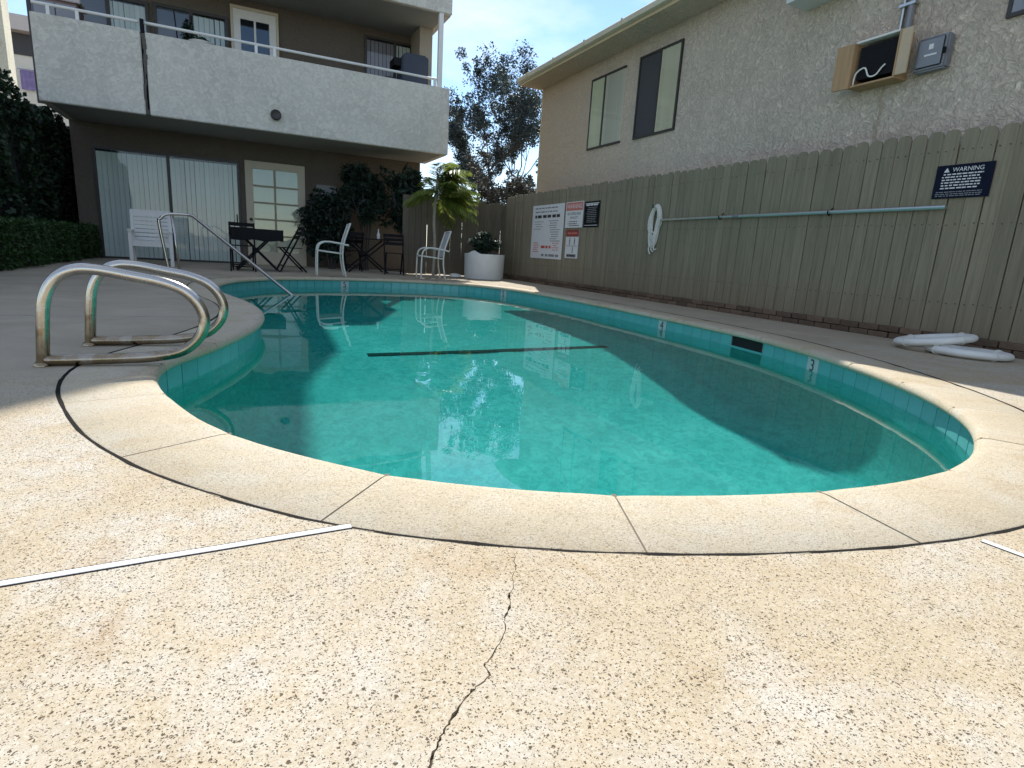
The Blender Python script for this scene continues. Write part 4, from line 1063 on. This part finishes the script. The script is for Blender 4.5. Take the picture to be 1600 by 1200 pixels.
# white slatted armchair
wc = thing('slatted_armchair', 'white wooden armchair with slatted back facing the pool by the sliding door', 'chair', (-1.45, 12.55, 0), R(4))
W = .31
for s in (-1, 1):
    MB().bar((s*W, -.28, 0), (s*W, -.27, .60), .055, .045, (0,1,0)).build('leg', M['white'], wc, local=True)
    MB().bar((s*(W-.01), .25, 0), (s*(W-.01), .33, .97), .055, .045, (0,1,0)).build('leg', M['white'], wc, local=True)
    MB().box(s*W-.04, s*W+.04, -.32, .28, .601, .628).build('armrest', M['white'], wc, local=True)
    MB().bar((s*(W-.005), -.25, .38), (s*(W-.005), .26, .36), .03, .06).build('seat_rail', M['white'], wc, local=True)
MB().box(-W+.03, W-.03, -.29, -.262, .34, .42).build('apron', M['white'], wc, local=True)
for k in range(6): MB().box(-W+.03, W-.03, -.255+k*.085, -.255+k*.085+.07, .423-.003*k, .441-.003*k).build('seat_slat', M['white'], wc, local=True)
for k in range(7):
    z = .47+k*.071; yy = .245+(z)/.97*.08
    MB().bar((-W+.035, yy, z), (W-.035, yy, z), .018, .055).build('back_slat', M['white'], wc, local=True)
MB().bar((-W-.01, .33, .955), (W+.01, .33, .955), .03, .07).build('top_rail', M['white'], wc, local=True)

def bistro_table(label, x, y, az, w=.42, h=.72, drop=.0):
    t = thing('folding_table', label, 'table', (x, y, 0), az)
    if drop:
        m_ = MB(); m_.box(-w, w, -.38, .38, h-.02, h+.004); 
        for a in ((-w,-.38,w,-.38),(w,-.38,w,.38),(w,.38,-w,.38),(-w,.38,-w,-.38)):
            pass
        m_.build('table_top', M['black'], t, local=True, bevel=.004)
        m2 = MB(); n_ = 60; per = [(-w-.01,-.39),(w+.01,-.39),(w+.01,.39),(-w-.01,.39)]
        pts = []
        for i in range(4):
            for k in range(15): a_, b_ = np.array(per[i]), np.array(per[(i+1) % 4]); pts.append(a_+(b_-a_)*k/15)
        for i, p in enumerate(pts):
            o_ = 1+.012*math.sin(i*1.9); m2.v += [(p[0], p[1], h+.008), (p[0]*o_, p[1]*o_, h-drop*(1+.06*math.sin(i*.8)))]
        for i in range(60): j = (i+1) % 60; m2.f.append((2*i, 2*j, 2*j+1, 2*i+1))
        m2.f.append(tuple(2*i for i in range(60))); m2.build('tablecloth', M['black'], t, local=True)
    else:
        for k in range(8): MB().box(-w, w, -.38+k*.096, -.38+k*.096+.086, h-.018, h).build('top_slat', M['black'], t, local=True)
    for s in (-1, 1):
        MB().bar((-w+.06, s*.30, 0), (w-.08, s*.30, h-.025), .03, .03).build('leg', M['black'], t, local=True)
        MB().bar((w-.06, s*.27, 0), (-w+.08, s*.27, h-.025), .03, .03).build('leg', M['black'], t, local=True)
    for xx, zz in ((0, h/2), (-w+.1, .06)): MB().bar((xx, -.30, zz), (xx, .30, zz), .02, .02).build('stretcher', M['black'], t, local=True)
    return t
def bistro_chair(label, x, y, az):
    t = thing('folding_chair', label, 'chair', (x, y, 0), az, 'black folding chairs on the shaded patio'); W = .20
    for s in (-1, 1):
        MB().bar((-.26, s*W, 0), (.20, s*W, .86), .028, .028).build('back_leg', M['black'], t, local=True)
        MB().bar((.24, s*(W-.03), 0), (-.20, s*(W-.03), .46), .028, .028).build('front_leg', M['black'], t, local=True)
    for k in range(6): MB().box(-.24+k*.068, -.24+k*.068+.056, -W+.02, W-.02, .447, .463).build('seat_slat', M['black'], t, local=True)
    for k in range(3):
        f_ = .66+k*.085; xx = -.26+.46*f_/.86; MB().bar((xx, -W-.02, f_), (xx, W+.02, f_), .02, .065).build('back_slat', M['black'], t, local=True)
    for xx, zz in ((-.2, .12), (.18, .07)): MB().bar((xx, -W, zz), (xx, W, zz), .02, .02).build('stretcher', M['black'], t, local=True)
    return t
bistro_table('black folding table under a dark cloth before the sliding door', .30, 12.15, R(2), .43, .76, .20)
bistro_chair('black folding chair at the cloth covered table near the cream door', .92, 12.2, R(8))
bistro_chair('black folding chair tucked against the cloth covered table side', .05, 11.75, R(90))
bistro_table('bare black folding table in the dark patio corner', 2.55, 13.2, R(0), .50, .74, 0)
bistro_chair('black folding chair at the bare table by the thin palm', 3.05, 12.7, R(80))
bistro_chair('black folding chair behind the bare table in the corner', 2.35, 13.75, R(-90))
gl = thing('glass_vase', 'small pale bottle standing on the bare black table', 'bottle', (2.82, 13.2, .742))
MB().lathe([(.03, 0), (.034, .01), (.034, .10), (.012, .15), (.012, .22)], (2.82, 13.2, .742), 12).build('bottle', M['acwhite'], gl, smooth=True)

# ------------------------------------------------------------------ plants
px_, py_ = 5.03, 12.3
pt = thing('round_planter', 'round white planter with a chipped rim in the fence corner', 'planter', (px_, py_, 0))
m_ = MB(); nseg = 40; profp = [(.43, 0), (.44, .02), (.455, .52), (.455, .55), (.41, .55), (.40, .44)]
m_.lathe(profp, (px_, py_, .005), nseg); 
for i, v_ in enumerate(m_.v):
    if v_[2] > .5:
        a = math.atan2(v_[1]-py_, v_[0]-px_); d_ = abs((a-R(215)+math.pi) % (2*math.pi)-math.pi)
        m_.v[i] = (v_[0], v_[1], v_[2]+(.07*max(0, 1-d_/.35)))
m_.build('pot', M['planter'], pt, smooth=True)
MB().lathe([(.42, 0), (.2, .03), (.001, .04)], (px_, py_, .45), 24).build('soil', M['soil'], pt)
sh = thing('planter_shrub', 'dark green shrub growing in the round white planter', 'shrub', (px_, py_, .49))
m_ = MB()
for k in range(9):
    a = k*.7; m_.tube([(px_, py_, .47), (px_+.12*math.cos(a), py_+.12*math.sin(a), .75), (px_+.27*math.cos(a), py_+.27*math.sin(a), .92+.05*math.sin(k))], .008, 5)
m_.build('stem', M['bark'], sh)
leaves(MB(), 1700, blob((px_-.02, py_, .80), (.46, .40, .30), clumps=16, cr=.36), .085).build('foliage', M['leaf_dark'], sh)
sk_ = thing('pale_stone', 'small pale stone on the ground beside the white planter', 'stone', (4.42, 12.55, 0))
m_ = MB().lathe([(.05, 0), (.14, .015), (.13, .06), (.06, .085), (.001, .09)], (4.42, 12.55, .0), 9); m_.v = [(x+.02*math.sin(z*40+y*9), y+.015*math.cos(x*30), z) for x, y, z in m_.v]
m_.build('body', M['white'], sk_, smooth=True)

# thin palm
pcx, pcy = 3.86, 12.4
pa = thing('small_palm', 'thin palm with sunlit feathery fronds at the building corner', 'palm', (pcx, pcy, 0))
MB().tube(smooth_path([(pcx, pcy, 0), (pcx+.02, pcy, .7), (pcx-.01, pcy, 1.3), (pcx+.06, pcy, 2.15)]), [.033]*19, 8).build('trunk', M['cane'], pa, smooth=True)
fr_r = np.random.default_rng(21)
for k in range(46):
    a = fr_r.uniform(0, 2*math.pi) if k < 14 else fr_r.uniform(-1.1, 1.1); L = fr_r.uniform(.5, .8); el = fr_r.uniform(-.45, 1.45)
    b0_ = np.array([pcx+.06, pcy, 1.65+.50*fr_r.random()]); h_ = np.array([math.cos(a), math.sin(a), 0])
    pts = []
    for i in range(9):
        t_ = i/8; pts.append(b0_+h_*L*t_*math.cos(el)+h_*L*.25*t_*t_+np.array([0, 0, L*math.sin(el)*t_-L*.34*t_**2.4]))
    m_ = MB(); m_.tube([tuple(p) for p in pts], [.008-.0007*i for i in range(9)], 4)
    for i in range(26):
        t_ = .15+.85*i/26; j = int(t_*8); f_ = t_*8-j; p = pts[j]*(1-f_)+pts[min(j+1, 8)]*f_; tg = pts[min(j+1, 8)]-pts[j-1 if j else 0]; tg /= np.linalg.norm(tg)
        sd = np.cross(tg, [0, 0, 1]); sd /= np.linalg.norm(sd)+1e-6; ll = .30*math.sin(math.pi*(.12+.83*t_))+.04
        for s in (-1, 1):
            d_ = sd*s*.8+tg*.65+np.array([0, 0, -.25]); d_ /= np.linalg.norm(d_); w_ = np.cross(d_, [0, 0, 1]); w_ /= np.linalg.norm(w_)+1e-6
            q = p+d_*ll; dr2 = np.array([0, 0, -.04-.05*fr_r.random()])
            m_.add([p-w_*.003, (p+q)/2-w_*.014+dr2*.3, q+dr2, (p+q)/2+w_*.014+dr2*.3], [(0,1,2,3)])
    m_.build('frond', M['leaf_palm'], pa)
# dark bush by the cream door
bx, by = 1.95, 14.2
bu = thing('dark_bush', 'rounded dark bush standing between cream door and patio corner', 'bush', (bx, by, 0))
m_ = MB()
for k in range(7):
    a = k*.9; m_.tube([(bx+.05*math.cos(a), by+.05*math.sin(a), 0), (bx+.2*math.cos(a), by+.2*math.sin(a), .7), (bx+.4*math.cos(a), by+.3*math.sin(a), 1.3)], [.03, .02, .01], 6)
m_.build('stem', M['bark'], bu)
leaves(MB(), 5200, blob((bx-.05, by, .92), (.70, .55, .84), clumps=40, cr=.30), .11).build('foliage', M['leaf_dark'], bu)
# hanging climbers in the dark corner under the balcony
for nm, lab, cx, cy, cz, rx, ry, rz, n_ in (('tall_patio_plant', 'tall dark broad leaved plant under the balcony behind the bare table', 2.75, 14.3, 1.55, .80, .45, 1.0, 4200),
                                            ('tall_patio_plant', 'tall dark drooping plant against the patio corner beside the palm', 3.65, 13.9, 1.65, .52, .45, .85, 3000)):
    t = thing(nm, lab, 'plant', (cx, cy, 0), 0, 'dark tall plants under the balcony')
    m_ = MB()
    for k in range(6):
        a = k*1.1; m_.tube(smooth_path([(cx+.06*math.cos(a), cy+.06*math.sin(a), 0), (cx+.12*math.cos(a), cy+.1*math.sin(a), 1.0), (cx+.4*math.cos(a), cy+.25*math.sin(a), 1.9)], 4), .014, 5)
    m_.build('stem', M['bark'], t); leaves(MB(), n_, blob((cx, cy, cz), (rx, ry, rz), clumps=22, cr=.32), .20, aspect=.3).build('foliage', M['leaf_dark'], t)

# clipped hedge
def box_pts(x0, x1, y0, y1, z0, z1, depth, r=rng, topw=1.0):
    def fn(n):
        k = r.integers(0, 4, n); u = r.uniform(0, 1, (n, 3)); P_ = np.empty((n, 3))
        P_[:, 0] = x0+(x1-x0)*u[:, 0]; P_[:, 1] = y0+(y1-y0)*u[:, 1]; P_[:, 2] = z0+(z1-z0)*u[:, 2]
        dd_ = r.uniform(0, 1, n)**2*depth
        f = k < 2; P_[f, 0] = x1-dd_[f]
        f = k == 2; P_[f, 2] = z1-dd_[f]
        f = k == 3; P_[f, 1] = np.where(u[f, 1] < .5, y0+dd_[f], y1-dd_[f])
        P_ += r.normal(size=(n, 3))*.014
        w = .045*np.sin(P_[:, 1]*3.1+P_[:, 2]*2)+.03*np.sin(P_[:, 1]*7.3); P_[:, 0] += w; P_[:, 2] += .5*w
        return P_
    return fn
hg = thing('clipped_hedge', 'low clipped green box hedge along the shaded alley wall', 'hedge', (-3.0, 11, 0))
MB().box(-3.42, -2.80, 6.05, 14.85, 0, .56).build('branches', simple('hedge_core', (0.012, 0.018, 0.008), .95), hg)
leaves(MB(), 26000, box_pts(-3.5, -2.70, 6.0, 14.9, .02, .645, .12), .052).build('foliage', M['leaf_hedge'], hg)
iv = thing('ivy_wall', 'tall dark mass of ivy rising above the clipped hedge', 'ivy', (-3.5, 11, 0))
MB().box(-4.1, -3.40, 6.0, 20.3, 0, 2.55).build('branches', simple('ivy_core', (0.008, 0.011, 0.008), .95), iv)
ir = np.random.default_rng(5)
def ivy_pts(n):
    P_ = box_pts(-4.2, -3.28, 6.0, 20.5, .3, 2.72, .22, ir)(n); P_[:, 2] += .14*np.sin(P_[:, 1]*1.7)+.10*np.sin(P_[:, 1]*4.1+1); 
    lump = .10*np.sin(P_[:, 1]*2.6)*np.sin(P_[:, 2]*2.9+P_[:, 1]); P_[:, 0] += lump; return P_
leaves(MB(), 38000, ivy_pts, .095, aspect=.75).build('foliage', M['leaf_ivy'], iv)

# ------------------------------------------------------------------ neighbours at the alley
YN = 26.0; PN = hit(13, 100, 1, YN)[0]; YN2 = hit(27, 130, 0, PN)[1]
nb = thing('pale_neighbour_building', 'pale yellow stucco building edge catching the sun above the ivy', 'building', (PN-2, YN, 0))
MB().box(PN-9, PN, YN, YN2, -.2, 10.5).build('wall', M['nb'], nb)
za, zb = hit(5, 62, 1, YN)[2], hit(5, 5, 1, YN)[2]
w_ = MB().box(PN-2.6, PN-.30, YN-.05, YN-.002, za, zb).build('window', M['bronze'], nb)
MB().box(PN-2.5, PN-1.5, YN-.06, YN-.051, za+.08, zb-.08).build('pane', M['screen'], w_); MB().box(PN-1.4, PN-.40, YN-.06, YN-.051, za+.08, zb-.08).build('pane', M['screen'], w_)
MB().box(PN-2.7, PN-.2, YN-.12, YN-.002, za-.14, za-.005).build('sill', M['nbwhite'], nb)
YF = 40.0
a = hit(14, 24, 1, YF); b = hit(60, 46, 1, YF); c = hit(60, 150, 1, YF)
fb = thing('far_alley_house', 'pale house with a pinkish roof edge at the end of the alley', 'house', (a[0]-1, YF+1, 0))
xa, xb = a[0]-6, b[0]+4
z1 = hit(35, 24, 1, YF)[2]; z0 = hit(35, 48, 1, YF)[2]
MB().box(xa, xb, YF+.6, YF+9, -.2, z0+.05).build('wall', M['nbwhite'], fb)
MB().box(xa-.4, xb+.4, YF-.1, YF+9.4, z0, z1).build('roof_fascia', M['nbpink'], fb)
zz = hit(40, 87, 1, YF+.6)[2]
MB().box(xa+.5, xb-.4, YF+.54, YF+.598, zz, z0-.02).build('window_band', M['screen'], fb)
q0 = hit(30, 108, 1, YF+.4); q1 = hit(56, 142, 1, YF+.4)
pc = thing('purple_cloth', 'purple patterned cloth hanging on the pale wall past the alley', 'cloth', (q0[0], (YF+.45), q1[2]))
m_ = MB(); k_ = 14
for i in range(k_+1):
    x = q0[0]+(q1[0]-q0[0])*i/k_
    for j in range(5): m_.v.append((x, (YF+.45)+.03*math.sin(i*1.3)*(1-j*.1), q0[2]+(q1[2]-q0[2])*j/4))
for i in range(k_):
    for j in range(4): m_.f.append((i*5+j, i*5+j+1, i*5+j+6, i*5+j+5))
m_.prism([(q0[0]-.1, (YF+.43), q0[2]+.02), (q1[0]+.1, (YF+.43), q0[2]+.02), (q1[0]+.1, (YF+.43), q0[2]+.05), (q0[0]-.1, (YF+.43), q0[2]+.05)], (0, .02, 0))
m_.build('cloth', M['purple'], pc)

# ------------------------------------------------------------------ trees
def grow_tree(name, label, base, trunk_h, H, rad_x, spread, leaf_n, leaf_size, m_leaf, seed, group=None, limb0=.16):
    r = np.random.default_rng(seed); t = thing(name, label, 'tree', base, 0, group); m_ = MB(); tips = []
    b0 = np.array(base, float)
    def limb(p, d, L, rad, lev):
        pts = [p]; q = p.copy(); dd = d.copy()
        for i in range(4):
            dd = dd+r.normal(size=3)*.16; dd[2] += .05; dd /= np.linalg.norm(dd); q = q+dd*L/4; pts.append(q.copy())
        m_.tube([tuple(x) for x in pts], [rad*(1-.15*i) for i in range(5)], 6 if lev < 2 else 3, caps=False)
        if lev >= 4:
            tips.append(pts[-1]); tips.append(pts[2]); return
        for k in range(r.integers(3, 5)):
            a = r.uniform(0, 2*math.pi); e = r.uniform(.35, .95); u = np.array([math.cos(a), math.sin(a), 0.15])*spread
            nd = dd*math.cos(e)+u*math.sin(e); nd /= np.linalg.norm(nd); limb(pts[r.integers(2, 5)], nd, L*r.uniform(.55, .8), rad*.5, lev+1)
    top = b0+np.array([.1, 0, trunk_h])
    m_.tube([tuple(b0), tuple(b0+np.array([.06, .02, trunk_h*.5])), tuple(top)], [limb0*1.25, limb0, limb0*.9], 10)
    L0 = (H-trunk_h)*.50
    for k in range(5):
        a = k*2.4+r.uniform(-.3, .3); d = np.array([math.cos(a)*.55*spread, math.sin(a)*.55*spread, 1.0 if k else 1.6]); d /= np.linalg.norm(d); limb(top-np.array([0, 0, trunk_h*.25*r.random()]), d, L0*r.uniform(.8, 1.15), limb0*.6, 1)
    T = np.array(tips)
    # fit the crown to the height and width of the tree
    A = np.array(m_.v); lim = np.percentile(np.abs(T[:, :2]-b0[:2]-(T[:, :2].mean(0)-b0[:2])), 95)
    f3 = np.array([rad_x/lim, rad_x/lim, (H-.35)/(T[:, 2].max()-b0[2])])
    A = b0+(A-b0)*f3; T = b0+(T-b0)*f3; m_.v = [tuple(q) for q in A.tolist()]
    m_.build('trunk', M['bark'], t, smooth=True)
    def fn(n):
        k = r.integers(0, len(T), n); d = r.normal(size=(n, 3)); d /= np.linalg.norm(d, axis=1)[:, None]
        w = .28+.42*(np.sin(k*12.9898)*.5+.5); return T[k]+d*(r.uniform(0, 1, n)**.5*w)[:, None]*H*.075
    leaves(MB(), leaf_n, fn, leaf_size, r=r).build('crown', m_leaf, t)
    return T
T = grow_tree('garden_tree', 'tall airy grey green tree behind the back fence', (10.9, 26, -.1), 1.6, 9.8, 2.75, .85, 46000, .11, M['leaf_tree'], 4)
T2 = grow_tree('garden_tree', 'brownish smaller tree against the stucco house corner', (8.75, 19, -.1), .7, 4.6, 1.2, .9, 22000, .085, M['leaf_brown'], 9, None, .09)
T3 = grow_tree('garden_tree', 'low dark tree filling the gap over the back fence', (7.2, 20.5, -.1), .8, 3.3, .9, 1.1, 9000, .09, M['leaf_tree'], 13, None, .08)
def dbg(n, P): print(n, 'x', P[:, 0].min().round(1), P[:, 0].max().round(1), 'z', P[:, 2].min().round(1), P[:, 2].max().round(1))
dbg('tree', T); dbg('tree2', T2)
